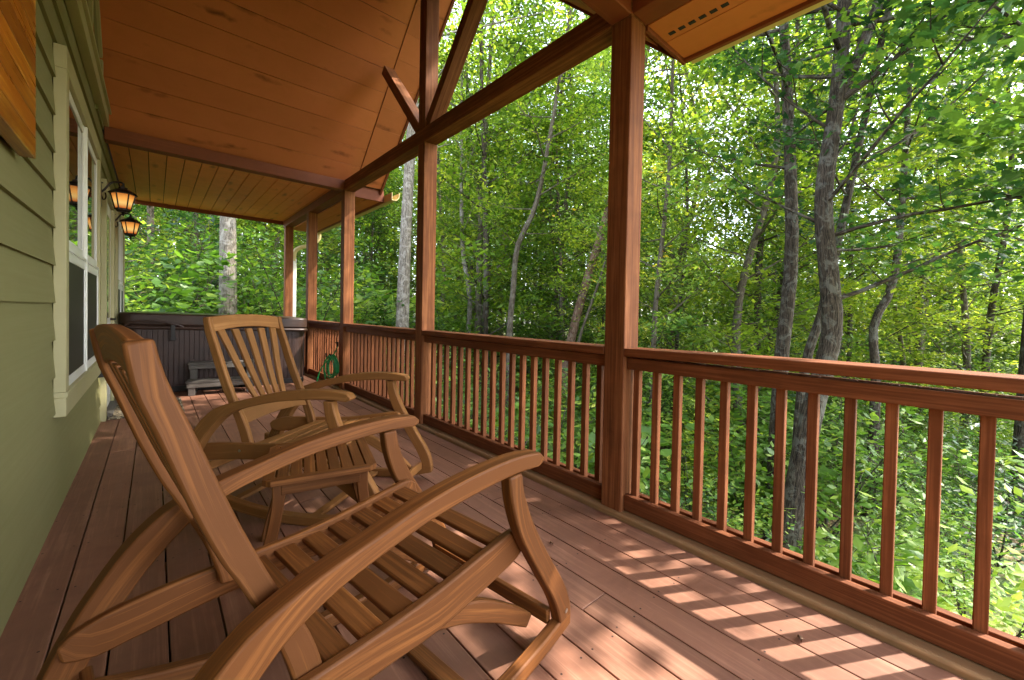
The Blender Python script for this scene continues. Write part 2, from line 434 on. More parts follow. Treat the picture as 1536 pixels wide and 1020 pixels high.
mb.poly([(XW - .04, 1.5, 2.951), (XW - .04, 6.2, 2.951), (XW - .04, 3.85, 5.02)])
mb.build('wall_core', M['siding'], house, smooth=False)
mb = MB(23)
mb.box((XW - .06, 9.32, -.25), (XW + .022, 9.43, 2.86), axis=2)
mb.build('corner_board', M['trim'], house, bevel=.003)
mb = MB(24)
mb.box((XW - .02, 1.55, 2.94), (XW + .035, 6.13, 3.05)); mb.box((XW - .02, 1.55, 3.052), (XW + .055, 6.08, 3.075))
mb.build('band_trim', M['trim'], house, bevel=.003)

def window(y0, y1, z0, z1, cw, name='window', sash=.055, meet=True, mull=True):
    mb = MB(int(y0 * 100))
    xo, xi = XW + .036, XW - .01
    mb.box((xi, y0, z0 + .13), (xo, y0 + cw, z1 - .12), axis=2); mb.box((xi, y1 - cw, z0 + .13), (xo, y1, z1 - .12), axis=2)
    mb.box((xi, y0, z1 - .12), (xo, y1, z1), axis=1); mb.box((xi, y0, z0), (xo, y1, z0 + .10), axis=1); mb.box((xi, y0, z0 + .1005), (xo + .006, y1, z0 + .1295), axis=1)
    w = mb.build(name, M['trim'], house, bevel=.003)
    a, b, c, d = y0 + cw + .004, y1 - cw - .004, z0 + .134, z1 - .124
    zm = c + (d - c) * .455
    sm = MB(3)
    xs0, xs1 = XW - .012, XW + .028
    ym = (a + b) / 2
    cols = [(a, ym - .012), (ym + .012, b)] if mull else [(a, b)]
    rows = [(c, zm - .01), (zm + .01, d)] if meet else [(c, d)]
    for j, (zz0, zz1) in enumerate(rows):
        dx = -.009 if j == 1 else 0
        for (ya, yb) in cols:
            s_ = sash * .6
            sm.box((xs0 + dx, ya, zz0), (xs1 + dx, ya + s_, zz1), axis=2); sm.box((xs0 + dx, yb - s_, zz0), (xs1 + dx, yb, zz1), axis=2)
            sm.box((xs0 + dx, ya + s_, zz0), (xs1 + dx - .002, yb - s_, zz0 + sash), axis=1); sm.box((xs0 + dx, ya + s_, zz1 - sash), (xs1 + dx - .002, yb - s_, zz1), axis=1)
    if mull: sm.box((xs0, ym - .0118, c), (xs1 + .006, ym + .0118, d), axis=2)
    if meet: sm.box((xs0, a, zm - .0098), (xs1 + .004, ym - .0125, zm + .0098), axis=1); sm.box((xs0, ym + .0125, zm - .0098), (xs1 + .004, b, zm + .0098), axis=1)
    sm.build('sash', M['white'], w, bevel=.002)
    for j, (zz0, zz1) in enumerate(rows):
        for (ya, yb) in cols:
            p = MB(4); xx = XW + (.0115 if j else .021)
            p.poly([(xx, ya + .03, zz0 + .05), (xx, yb - .03, zz0 + .05), (xx, yb - .03, zz1 - .05), (xx, ya + .03, zz1 - .05)])
            p.build('pane' if (j or not meet) else 'insect_screen', M['glass'] if (j or not meet) else M['screen'], w, smooth=False)
    return w
window(3.33, 5.27, .54, 2.49, .095)
window(7.55, 9.22, .54, 2.45, .1)
# door between the two lamps
mb = MB(31)
mb.box((XW - .01, 5.86, 0), (XW + .034, 5.97, 2.24), axis=2); mb.box((XW - .01, 6.93, 0), (XW + .034, 7.04, 2.24), axis=2); mb.box((XW - .01, 5.86, 2.242), (XW + .034, 7.04, 2.36), axis=1)
dr = mb.build('door', M['trim'], house, bevel=.003)
mb = MB(32)
mb.box((XW - .02, 5.975, .03), (XW + .006, 6.925, 2.235), axis=2)
for (a, b, c, d) in ((6.08, 6.42, .2, .85), (6.48, 6.82, .2, .85)):
    mb.box((XW + .0065, a, c), (XW + .014, b, d))
mb.build('door_leaf', M['white'], dr, bevel=.003)
mb = MB(33); mb.poly([(XW + .01, 6.12, 1.0), (XW + .01, 6.78, 1.0), (XW + .01, 6.78, 2.1), (XW + .01, 6.12, 2.1)]); mb.build('pane', M['glass'], dr, smooth=False)
mb = MB(34); mb.box((XW - .02, 5.98, 0.002), (XW + .07, 6.92, .028)); mb.build('sill', M['grey'], dr, bevel=.003)
mb = MB(35); mb.tube([(XW + .006, 6.86, .98), (XW + .05, 6.86, .98)], .012, 8); mb.tube([(XW + .048, 6.78, .98), (XW + .048, 6.87, .98)], .01, 8); mb.build('handle', M['black'], dr)
# upper gable window
mb = MB(36)
def gz(y, off=0): return wall_top(y) - off
fy0, fy1 = 2.15, 5.55
outer = [(fy0, 3.08), (fy1, 3.08), (fy1, gz(fy1, .1)), (3.85, gz(3.85, .12)), (fy0, gz(fy0, .1))]
def bar(y0, z0, y1, z1, w=.07, x0=XW - .01, x1=XW + .03, m=mb):
    d = Vector((0, y1 - y0, z1 - z0)); L = d.length; d.normalize(); n = Vector((0, -d.z, d.y)) * w / 2
    P = [Vector((0, y0, z0)), Vector((0, y1, z1))]
    V = []
    for xx in (x0, x1):
        for p in P:
            for s_ in (-1, 1): V.append((xx, p.y + n.y * s_, p.z + n.z * s_))
    F = [(0, 1, 3, 2), (4, 6, 7, 5), (0, 4, 5, 1), (2, 3, 7, 6), (0, 2, 6, 4), (1, 5, 7, 3)]
    m.add(V, F, [[(V[i][1], V[i][2] + V[i][0]) for i in f] for f in F])
bar(fy0, 3.11, fy1, 3.11)
for i, yy in enumerate((fy0, 3.0, 3.85, 4.7, fy1)): bar(yy, 3.146, yy, gz(yy, .15), .07, XW - .009, XW + .028)
bar(fy0, gz(fy0, .11), 3.85, gz(3.85, .11), .07, XW - .008, XW + .026); bar(3.85, gz(3.85, .11), fy1, gz(fy1, .11), .07, XW - .008, XW + .0255)
gw = mb.build('window', M['trim'], house, bevel=.002)
mb = MB(37); mb.poly([(XW + .006, a, b) for a, b in outer]); mb.build('pane', M['glass'], gw, smooth=False)
# small fittings
mb = MB(38); mb.box((XW - .002, 7.2, 1.72), (XW + .022, 7.3, 1.84)); mb.box((XW + .0225, 7.215, 1.77), (XW + .026, 7.285, 1.825)); mb.build('doorbell_box', M['rubber'], house, bevel=.004)
mb = MB(39); mb.box((XW - .002, 5.48, .48), (XW + .075, 5.62, .66)); mb.box((XW + .0755, 5.5, .5), (XW + .088, 5.6, .64)); mb.build('outlet_cover', M['rubber'], house, bevel=.01)

# ------------------------------------------------------------------ porch roof
roof = thing('porch_roof', 'stained pine porch roof with a cathedral gable between two flat ceilings', 'roof')
SL = .88; YC = 3.85; EA = 2.33   # slope, ridge, half span
XE = 2.43
def gplane(y): return ZT + (EA - abs(y - YC)) * SL
mb = MB(41)
pit = .272; cs = 1 / math.hypot(1, SL)
for side in (1, -1):
    d = 0.0; row = 0
    while d * cs < EA - .01:
        d1 = min(d + pit, EA / cs)
        y0 = YC + side * (EA - d * cs); y1 = YC + side * (EA - (d1 - .005) * cs)
        z0 = ZT + d * cs * SL; z1 = ZT + (d1 - .005) * cs * SL
        xcuts = [XW - .02, W0 + .165]
        for a, b in zip(xcuts[:-1], xcuts[1:]):
            o = RNG.random() * 40
            nz = Vector((0, side * SL, 1)).normalized() * .018
            V = [(a, y0, z0), (b, y0, z0), (b, y1, z1), (a, y1, z1)]
            V += [(p[0], p[1] + nz.y, p[2] + nz.z) for p in V]
            F = [(0, 3, 2, 1), (4, 5, 6, 7), (0, 1, 5, 4), (1, 2, 6, 5), (2, 3, 7, 6), (3, 0, 4, 7)]
            U = [[(V[i][0] + o, (0 if i % 4 in (0, 1) else pit) + o * 3) for i in f] for f in F]
            mb.add(V, F, U)
        d += pit
mb.build('gable_ceiling', M['ceil'], roof, bevel=.003)
mb = MB(42)   # boards of the overhang beyond the truss, and the rake boards
for side in (1, -1):
    d = 0.0
    while d * cs < EA - .01:
        d1 = min(d + .3, EA / cs)
        y0 = YC + side * (EA - d * cs); y1 = YC + side * (EA - (d1 - .004) * cs); z0 = ZT + d * cs * SL - .006; z1 = ZT + (d1 - .004) * cs * SL - .006
        a, b = W0 + .172, XE
        V = [(a, y0, z0), (b, y0, z0), (b, y1, z1), (a, y1, z1)]; V += [(p[0], p[1], p[2] + .03) for p in V]
        F = [(0, 3, 2, 1), (4, 5, 6, 7), (0, 1, 5, 4), (1, 2, 6, 5), (2, 3, 7, 6), (3, 0, 4, 7)]
        o = RNG.random() * 9
        mb.add(V, F, [[(V[i][0] + o, V[i][1]) for i in f] for f in F])
        d += .3
mb.build('overhang_soffit', M['ceil'], roof, bevel=.002)
mb = MB(43)
for side in (1, -1):
    for xx, h0, h1 in ((XE, -.03, .16), (W0 + .1655, -.012, .02)):
        ya, yb = YC + side * (EA + .12 if h1 > .1 else EA), YC + side * .001
        za, zb = ZT + (EA - abs(ya - YC)) * SL, ZT + (EA) * SL
        w = .03 if h1 > .1 else .006
        V = [(xx, ya, za + h0), (xx, yb, zb + h0), (xx, yb, zb + h1), (xx, ya, za + h1)]; V += [(p[0] + w, p[1], p[2]) for p in V]
        F = [(0, 3, 2, 1), (4, 5, 6, 7), (0, 1, 5, 4), (1, 2, 6, 5), (2, 3, 7, 6), (3, 0, 4, 7)]
        mb.add(V, F, [[(V[i][1], V[i][2]) for i in f] for f in F])
mb.build('rake_board', M['beam'], roof, bevel=.002)
mb = MB(44)   # roof skin over the gable and over the low parts
for side in (1, -1):
    y0, z0 = YC + side * (EA + .2), ZT - .2 * SL
    pts = [(-.45, y0, z0 + .12), (XE + .04, y0, z0 + .12), (XE + .04, YC, ZT + EA * SL + .14), (-.45, YC, ZT + EA * SL + .14)]
    mb.poly(pts); mb.poly([(p[0], p[1], p[2] + .05) for p in pts])
for (ya, yb) in ((6.3, 9.98), (-2.2, 1.33)):
    mb.poly([(-.75, ya, 4.1), (2.5, ya, 2.93), (2.5, yb, 2.93), (-.75, yb, 4.1)]); mb.poly([(-.75, ya, 4.14), (2.52, ya, 2.96), (2.52, yb, 2.96), (-.75, yb, 4.14)])
    mb.poly([(-.75, ya, 4.1), (2.5, ya, 2.93), (-.75, ya, 2.97)]); mb.poly([(-.75, yb, 4.1), (2.5, yb, 2.93), (-.75, yb, 2.97)])
mb.build('roof_skin', M['shingle'], roof, smooth=False)
mb = MB(45)   # flat ceilings, boards along Y
for (ya, yb) in ((6.262, 9.9), (-2.2, 1.36)):
    xx = XW - .005
    while xx < 2.04:
        mb.box((xx, ya, ZT - .012), (min(xx + .1545, 2.046), yb, ZT + .008), axis=1); xx += .1615
for (ya, yb) in ((6.262, 9.9), (-2.2, 1.36)):
    mb.poly([(XW - .03, ya, ZT + .0095), (2.046, ya, ZT + .0095), (2.046, yb, ZT + .0095), (XW - .03, yb, ZT + .0095)], mi=1)  # added dark sheet over the boards, stops light showing through their gaps
mb.build('flat_ceiling', [M['lowceil'], M['dark']], roof, bevel=.003)
mb = MB(46)   # boxed eaves
for (ya, yb, zo) in ((6.262, 9.9, -.02), (-2.2, 1.35, 0)):
    x0 = W1 + .003
    for a, b in ((x0, x0 + .2), (x0 + .204, 2.47)):
        mb.box((a, ya, ZB + zo), (b, yb, ZB + .02 + zo), axis=1)
mb.build('eave_soffit', M['ceil'], roof, bevel=.002)
mb = MB(47)   # eave fascia, end boards and the boxed gable returns
for (ya, yb, zo) in ((6.262, 9.9, -.02), (-2.2, 1.35, 0)):
    mb.box((2.472, ya, ZB - .02 + zo), (2.5, yb, 2.94), axis=1)
mb.box((W1 + .003, 1.3505, ZB - .025), (2.5, 1.372, 2.95), axis=0)
mb.box((-.36, 9.901, ZB + .06), (2.5, 9.93, 2.96), axis=0)
mb.box((W1 + .004, 6.235, ZB - .03), (2.5, 6.26, 2.95), axis=0)
mb.build('fascia', M['beam'], roof, bevel=.002)
mb = MB(48)   # vent slots in the near eave
for i in range(26):
    ys = 1.30 - i * .062 - (.03 if i > 5 else 0)
    mb.box((2.185, ys - .038, ZB - .003), (2.21, ys, ZB + .001), axis=1)
mb.build('soffit_vent', M['dark'], roof)
def gutter(ya, yb, zo, name='gutter'):
    m = MB(49)
    prof = [(2.503, .11), (2.503, 0), (2.575, 0), (2.615, .045), (2.62, .11), (2.628, .11), (2.628, .118), (2.612, .118), (2.606, .05), (2.572, .008), (2.511, .008), (2.511, .11)]
    V = [(a, y, ZB + zo + b) for y in (ya, yb) for a, b in prof]; n = len(prof)
    F = [(i, (i + 1) % n, n + (i + 1) % n, n + i) for i in range(n)] + [tuple(range(n))[::-1], tuple(range(n, 2 * n))]
    m.add(V, F, [[(V[i][1], V[i][0] + V[i][2]) for i in f] for f in F])
    return m.build(name, M['gutter'], roof, angle=20)
gutter(5.95, 9.98, -.045); gutter(-2.2, 1.34, .005)
mb = MB(50)
mb.tube(spline([(2.56, 9.86, 2.78), (2.56, 9.88, 2.66), (2.42, 9.9, 2.52), (2.22, 9.93, 2.44), (2.13, 9.95, 2.34), (2.12, 9.95, 2.15)], 18), .042, 10)
mb.build('gutter_elbow', M['gutter'], roof)
mb = MB(51); mb.box((2.085, 9.915, -.8), (2.16, 9.985, 2.2), axis=2); mb.build('downspout', M['white'], roof, bevel=.012)

# ------------------------------------------------------------------ posts, beams, truss
plab = ['red stained square post nearest the camera, where the railing sections meet',
        'red stained square post under the middle of the gable truss',
        'red stained square post at the far end of the truss beam, beside the green hose',
        'slim looking red post in the far railing, second from the end of the porch',
        'farthest red post at the corner of the porch, in front of the white downspout']
for i, y in enumerate(PY):
    mb = MB(60 + i)
    zt = ZB if i < 3 else ZB
    mb.box((W0, y, .002 if i < 0 else -.6), (W1, y + PS, zt - .001), axis=2)
    o = mb.build('porch_post', M['post'], bevel=.006)
    tag(o, plab[i], 'post', 'porch posts')
def beam(name, lo, hi, lab, axis, seed):
    m = MB(seed); m.box(lo, hi, axis=axis); return tag(m.build(name, M['beam'], bevel=.006), lab, 'beam', 'porch roof beams')
beam('cross_beam', (XW, PY[0] + .001, ZB), (W0 - .001, PY[0] + PS - .001, ZT - .004), 'short brown beam running from the nearest post back towards the house', 0, 71)
beam('cross_beam', (XW, PY[2] + .001, ZB), (W0 - .001, PY[2] + PS - .001, ZT - .004), 'long brown beam between the cathedral ceiling and the lower far ceiling', 0, 72)
beam('eave_beam', (W0, PY[2] + PS + .002, ZB + .001), (W1 - .001, 9.899, ZT - .014), 'brown eave beam on top of the far posts', 1, 73)
beam('eave_beam', (W0, -2.2, ZB + .001), (W1 - .001, PY[0] - .002, ZT - .014), 'brown eave beam overhead right of the nearest post', 1, 74)
truss = thing('gable_truss', 'open timber gable truss with king post and two diagonal struts', 'truss', (W0, YC, ZB))
def tw(name, lo, hi, axis, seed, Mx=None):
    m = MB(seed); m.box(lo, hi, M=Mx, axis=axis); return m.build(name, M['post'], truss, bevel=.005)
tw('tie_beam', (0, PY[0] - YC, .001), (.14, PY[2] + PS - YC, .14), 1, 75)
tw('king_post', (.002, -.068, .142), (.138, .068, 2.1), 2, 76)
for s_ in (1, -1):
    ang = R(46) * s_
    Mx = Matrix.Translation((.008, .062 * s_ + .045 * s_, .142 + .035)) @ Matrix.Rotation(-(R(90) - R(47)) * s_, 4, 'X')
    tw('strut', (0, -.052, -.0), (.122, .052, 1.32), 2, 77 + s_, Mx)

# ------------------------------------------------------------------ railing sections
def railing(y0, y1, lab, bals, gap=.0, seed=80):
    t = thing('railing_section', lab, 'railing', (1.98, y0, 0), 0, 'porch railing sections')
    L = y1 - y0
    g = .001
    def rb(name, lo, hi, sd):
        m = MB(seed + sd); m.box(lo, hi, axis=1); return m.build(name, M['rail'], t, bevel=.004)
    # cap with a slight bow: bends up where the nails let go
    m = MB(seed); up = []; lo = []
    for i in range(13):
        f = i / 12; b = gap * math.sin(math.pi * min(1, max(0, 1 - f * 1.0))) ** 1.0 if gap else 0
        up.append((g + (L - 2 * g) * f, .954 + b)); lo.append((g + (L - 2 * g) * f, .908 + b))
    m.strip(up, lo, -.075, .075, lambda a, b, c: (c, a, b)); m.build('cap_rail', M['rail'], t, bevel=.005)
    rb('apron_rail', (-.045, g, .836), (-.008, L - g, .902), 1)
    rb('bottom_rail', (-.045, g, .03), (-.008, L - g, .119), 2)
    o = rb('bottom_rail', (.032, g, .028), (.067, L - g, .112), 3)
    o = rb('apron_rail', (.032, g, .836), (.067, L - g, .9), 4)
    bm = None
    for i, yb in enumerate(bals):
        rr = random.Random(seed * 100 + i)
        m = MB(seed * 7 + i); m.box((-.006, -.0185, .05), (.031, .0185, .9015), axis=2, tint=rr.random())
        b = m.build('baluster', M['rail'], t, bevel=.0035)
        b.location = (0, yb - y0 + rr.uniform(-.003, .003), 0); b.rotation_euler = (0, 0, rr.uniform(-.03, .03))
    return t
def bl(y0, y1, first=None):
    p = .1235; n = int((y1 - y0 - .05) / p); s0 = (y1 - y0 - (n - 1) * p) / 2
    return [y0 + s0 + i * p for i in range(n)]
railing(-1.45, PY[0], 'near railing section running out of the frame at the right, its cap lifting off', [1.321 - .1235 * i for i in range(22)], .016, 81)
railing(PY[0] + PS, PY[1], 'long railing section between the nearest post and the truss centre post', bl(PY[0] + PS, PY[1]), 0, 82)
railing(PY[1] + PS, PY[2], 'railing section behind the farther rocking chair, left of the truss centre post', bl(PY[1] + PS, PY[2]), 0, 83)
railing(PY[2] + PS, PY[3], 'sunlit railing section behind the green hose', bl(PY[2] + PS, PY[3]), 0, 84)
railing(PY[3] + PS, PY[4], 'farthest railing section, behind the hot tub corner', bl(PY[3] + PS, PY[4]), 0, 85)

# ------------------------------------------------------------------ wall plaque, lamps, mat
pl = thing('wooden_plaque', 'varnished striped wooden plank panel hung on the siding at the top left', 'plaque', (XW, 1.9, 2.225))
for i in range(9):
    m = MB(300 + i); m.box((.002, -.75, -.535 + i * .078), (.043, .605, -.535 + i * .078 + .0765), axis=1, tint=[.2, .9, .35, 1, .1, .7, .5, .95, .15][i])
    m.build('plank', M['pine'], pl, bevel=.003)

def lantern(y, z, lab):
    t = thing('wall_lantern', lab, 'lantern', (XW, y, z), 0, 'lit wall lanterns')
    cx = .155
    m = MB(90); m.box((.0, -.05, .0), (.018, .05, .20)); m.lathe([(.018, 0), (.018, .012)], (.012, 0, .21), 8); m.build('back_plate', M['black'], t, bevel=.006)
    m = MB(91); m.tube(spline([(.015, 0, .13), (.04, 0, .165), (.075, 0, .225), (.11, 0, .243), (cx, 0, .24), (cx, 0, .21)], 18), .0085, 8)
    m.tube(spline([(.015, 0, .10), (.03, 0, .06), (.045, 0, .09), (.04, 0, .13)], 10), .006, 6); m.build('arm', M['black'], t)
    m = MB(92); m.lathe([(.10, .135), (.102, .142), (.085, .158), (.055, .178), (.03, .188), (.03, .2), (.014, .206), (.012, .22)], (cx, 0, 0), 6); m.build('cap', M['black'], t, angle=20)
    m = MB(93); m.lathe([(.05, -.002), (.079, .136)], (cx, 0, 0), 6); m.build('glass_shade', M['amber'], t, angle=20)
    m = MB(94)
    for k in range(6):
        a = 2 * math.pi * k / 6
        m.tube([(cx + .053 * math.cos(a), .053 * math.sin(a), -.004), (cx + .083 * math.cos(a), .083 * math.sin(a), .137)], .0055, 5)
    m.lathe([(.058, -.012), (.058, .002)], (cx, 0, 0), 6); m.lathe([(.04, -.03), (.05, -.013)], (cx, 0, 0), 6); m.lathe([(.004, -.066), (.013, -.05), (.008, -.04), (.02, -.031)], (cx, 0, 0), 8)
    m.build('frame', M['black'], t, angle=20)
    return t
lantern(5.6, 2.05, 'lit black wall lantern nearer the camera, mirrored in the window pane')
lantern(7.28, 2.03, 'lit black wall lantern farther along the wall, beyond the door')

dm = MB(95); dm.box((-.33, 5.9, .001), (.24, 6.78, .016)); tag(dm.build('door_mat', M['mat'], bevel=.004), 'speckled grey brown door mat lying on the deck before the door', 'door mat')

# ------------------------------------------------------------------ rocking chairs
WA0, WA1 = .31, .36
fst = lambda a, b, c: (a, c, b)
ARM_U = [(.325, .685), (.31, .703), (.2, .717), (.05, .713), (-.1, .694), (-.24, .66), (-.35, .632), (-.44, .597), (-.49, .562), (-.54, .508), (-.585, .44), (-.625, .37), (-.67, .27), (-.695, .2)]
ARM_L = [(.322, .672), (.305, .662), (.19, .669), (.05, .662), (-.1, .645), (-.22, .618), (-.32, .588), (-.395, .548), (-.44, .508), (-.49, .452), (-.535, .385), (-.572, .32), (-.61, .235), (-.632, .175)]
LEG_A = [(.225, .662), (.238, .6), (.272, .515), (.322, .425), (.385, .325), (.452, .222), (.488, .145), (.498, .085)]
LEG_B = [(.172, .662), (.184, .585), (.216, .49), (.262, .405), (.33, .295), (.392, .195), (.425, .125), (.436, .082)]
SR_U = [(.292, .44), (.262, .462), (.23, .458), (.11, .439), (-.04, .416), (-.17, .405), (-.31, .40), (-.46, .397), (-.56, .386), (-.625, .365), (-.648, .345)]
SR_L = [(.298, .41), (.285, .374), (.2, .35), (.078, .328), (-.03, .312), (-.17, .313), (-.31, .312), (-.42, .306), (-.51, .298), (-.59, .292), (-.64, .31)]
BR_U = [(-.06, .318), (.06, .312), (.15, .282), (.24, .225), (.32, .166), (.386, .108)]
BR_L = [(-.09, .312), (0, .28), (.09, .244), (.2, .182), (.28, .128), (.358, .074)]
ST_F = [(-.563, 1.085), (-.548, 1.02), (-.514, .928), (-.456, .765), (-.415, .662), (-.388, .6), (-.349, .524), (-.322, .459), (-.302, .392), (-.296, .35)]
ST_B = [(-.6, 1.08), (-.586, 1.0), (-.562, .93), (-.517, .793), (-.478, .69), (-.455, .642), (-.405, .53), (-.378, .46), (-.36, .4), (-.352, .36)]
def rocker_z(s): return (s - .1) ** 2 / 3.2
RK_S = [.5, .44, .36, .25, .12, -.02, -.16, -.3, -.44, -.56, -.66, -.72]
def stile_s(z):   # centre line of the back
    P = [((a[0] + b[0]) / 2, (a[1] + b[1]) / 2) for a, b in zip(ST_F, ST_B)]
    for (s0, z0), (s1, z1) in zip(P[:-1], P[1:]):
        if z <= z0 and z >= z1: return s0 + (s1 - s0) * (z - z0) / (z1 - z0)
    return P[0][0] - (z - P[0][1]) * .3 if z > P[0][1] else P[-1][0]
def seat_top(s):
    P = SR_U
    for (s0, z0), (s1, z1) in zip(P[1:-1], P[2:]):
        if s <= s0 and s >= s1: return z0 + (z1 - z0) * (s - s0) / (s1 - s0)
    return .4
def rocking_chair(lab, loc, rz):
    t = thing('rocking_chair', lab, 'rocking chair', loc, rz, 'folding wooden rocking chairs')
    sd = [100]
    def plk(name, U, L, c0, c1, n=26, bev=.006):
        sd[0] += 1
        m = MB(sd[0]); m.strip(spline(U, n), spline(L, n), c0, c1, fst); return m.build(name, M['teak'], t, bevel=bev, angle=40)
    for s_ in (-1, 1):
        def c(a, b): return (a * s_, b * s_) if s_ > 0 else (b * s_, a * s_)
        plk('armrest', ARM_U, ARM_L, *c(WA0 - .006, WA1 + .002), n=40, bev=.0055)
        plk('front_leg', LEG_A, LEG_B, *c(WA0 + .004, WA1 - .002))
        plk('rocker', [(s, rocker_z(s) + .052) for s in RK_S], [(s, rocker_z(s)) for s in RK_S], *c(WA0 + .006, WA1 - .004), n=34)
        sr = plk('seat_rail', SR_U, SR_L, *c(.277, .305), n=34)
        plk('brace', BR_U, BR_L, *c(.242, .274))
        plk('back_stile', ST_F, ST_B, *c(.247, .275), n=26)
        m = MB(5)
        for (s, z_, y0, y1) in ((-.61, .335, .306, .309), (.245, .415, .272, .2765), (.465, .115, .3585, .3605), (-.34, .36, .306, .308)):
            m.tube([(s, y0 * s_, z_), (s, y1 * s_, z_)], .0075, 10)
        m.build('bolt', M['steel'], t)
        m = MB(6); m.lathe([(.02, 0), (.02, .0012)], (0, 0, 0), 16)
        o = m.build('bolt_recess', M['dark'], t); o.location = (.245, .2768 * s_, .415); o.rotation_euler = (R(90) * s_, 0, 0)
    # back: crest, lower rail, five fanned slats
    def backpt(a, b, c): return (stile_s(b) + c, a, b)
    n = 15
    for nm, zt, zb, archt, archb in (('crest_rail', 1.083, 1.0, .016, .024), ('back_rail', .578, .49, .0, .018)):
        U = [(-.246 + .492 * i / (n - 1), zt + archt * (1 - (2 * i / (n - 1) - 1) ** 2)) for i in range(n)]
        L = [(-.246 + .492 * i / (n - 1), zb + archb * (1 - (2 * i / (n - 1) - 1) ** 2)) for i in range(n)]
        m = MB(120 if zt > 1 else 121); m.strip(U, L, -.012, .013, backpt); m.build(nm, M['teak'], t, bevel=.005, angle=40)
    for k in range(-2, 3):
        m = MB(130 + k); n2 = 10; U = []; L = []
        for i in range(n2):
            f = i / (n2 - 1); z_ = 1.012 + (.574 - 1.012) * f
            cx = k * (.098 + (.05 - .098) * f); w = .023 + (.016 - .023) * f
            U.append((cx - w, z_)); L.append((cx + w, z_))
        m.strip(U, L, -.0085, .0085, backpt); m.build('back_slat', M['teak'], t, bevel=.003, angle=40)
    for i in range(7):
        s = .215 - i * .08; z_ = seat_top(s) - .017
        sl = (seat_top(s + .03) - seat_top(s - .03)) / .06
        Mx = Matrix.Translation((s, 0, z_)) @ Matrix.Rotation(-math.atan(sl), 4, 'Y')
        m = MB(140 + i); m.box((-.0285, -.2765, -.018), (.0285, .2765, 0), M=Mx, axis=1); m.build('seat_slat', M['teak'], t, bevel=.004)
    for (s, z_, w, h, y1) in ((.425, .098, .022, .05, .3135), (-.6, .235, .022, .05, .3125), (.05, .29, .03, .022, .241), (.1, .028, .05, .02, .3155), (-.36, .09, .05, .02, .3155)):
        m = MB(int(150 + s * 20)); m.box((s - w / 2, -y1, z_ - h / 2), (s + w / 2, y1, z_ + h / 2), axis=1); m.build('stretcher', M['teak'], t, bevel=.004)
    return t
ch1 = rocking_chair('wooden rocking chair nearest the camera, seen from behind with its back at the left', (.52, 1.242, 0), R(7.957))
ch2 = copy_tree(ch1)
ch2['label'] = 'farther wooden rocking chair facing the camera, in front of the hot tub'
for o_ in ch2.children:
    if o_.data.materials[0] == M['teak']:
        o_.material_slots[0].link = 'OBJECT'; o_.material_slots[0].material = M['teak2']
ch2.location = (.79, 2.692, 0); ch2.rotation_euler = (0, 0, R(-49.329))

# ------------------------------------------------------------------ side table
tb = thing('side_table', 'small slatted wooden side table between the two rocking chairs', 'table', (.575, 2.14, 0), R(-13))
TZ = .445; hx, hy = .215, .26
m = MB(160)
for (x0, x1, y0, y1) in ((-hx + .03, hx - .03, -hy, -hy + .042), (-hx + .03, hx - .03, hy - .042, hy)):
    m.box((x0, y0, TZ - .024), (x1, y1, TZ), axis=0)
for s_ in (-1, 1):
    m.box((s_ * hx if s_ < 0 else hx - .042, -hy + .03, TZ - .024), (-hx + .042 if s_ < 0 else hx, hy - .03, TZ - .0002), axis=1)
    for s2 in (-1, 1):   # clipped corners
        V = [(s_ * (hx - .0305), s2 * hy, z_) for z_ in (TZ - .024, TZ - .0001)] + [(s_ * hx, s2 * (hy - .0305), z_) for z_ in (TZ - .024, TZ - .0001)] + [(s_ * (hx - .0425), s2 * (hy - .0305), z_) for z_ in (TZ - .024, TZ - .0001)]
        F = [(0, 2, 3, 1), (2, 4, 5, 3), (4, 0, 1, 5), (0, 4, 2), (1, 3, 5)]
        m.add(V, F, [[(V[i][0], V[i][1]) for i in f] for f in F], .5)
m.build('top_frame', M['teak'], tb, bevel=.002)
nsl = 7; sw = (2 * hx - .084 - .006 * (nsl + 1)) / nsl
for i in range(nsl):
    xx = -hx + .042 + .006 + i * (sw + .006)
    m = MB(170 + i); m.box((xx, -hy + .0422, TZ - .02), (xx + sw, hy - .0422, TZ - .001), axis=1); m.build('top_slat', M['teak'], tb, bevel=.0025)
m = MB(180)
for s_ in (-1, 1):
    m.box((-.15, s_ * .2 - .011, TZ - .082), (.15, s_ * .2 + .011, TZ - .026), axis=0); m.box((s_ * .16 - .011, -.18, TZ - .082), (s_ * .16 + .011, .18, TZ - .026), axis=1)
m.build('apron', M['teak'], tb, bevel=.003)
for sx in (-1, 1):
    for sy in (-1, 1):
        U = spline([(.142, TZ - .026), (.15, .33), (.172, .2), (.2, .08), (.222, 0)], 14); L = spline([(.2, TZ - .026), (.2, .33), (.222, .2), (.252, .08), (.268, 0)], 14)
        m = MB(190 + sx + 3 * sy); y0 = sy * .185
        m.strip([(a * sx, b) for a, b in U], [(a * sx, b) for a, b in L], y0 - .02, y0 + .02, lambda a, b, c: (a * .92, c * (1 + (TZ - b) * .18), b)); m.build('leg', M['teak'], tb, bevel=.005)
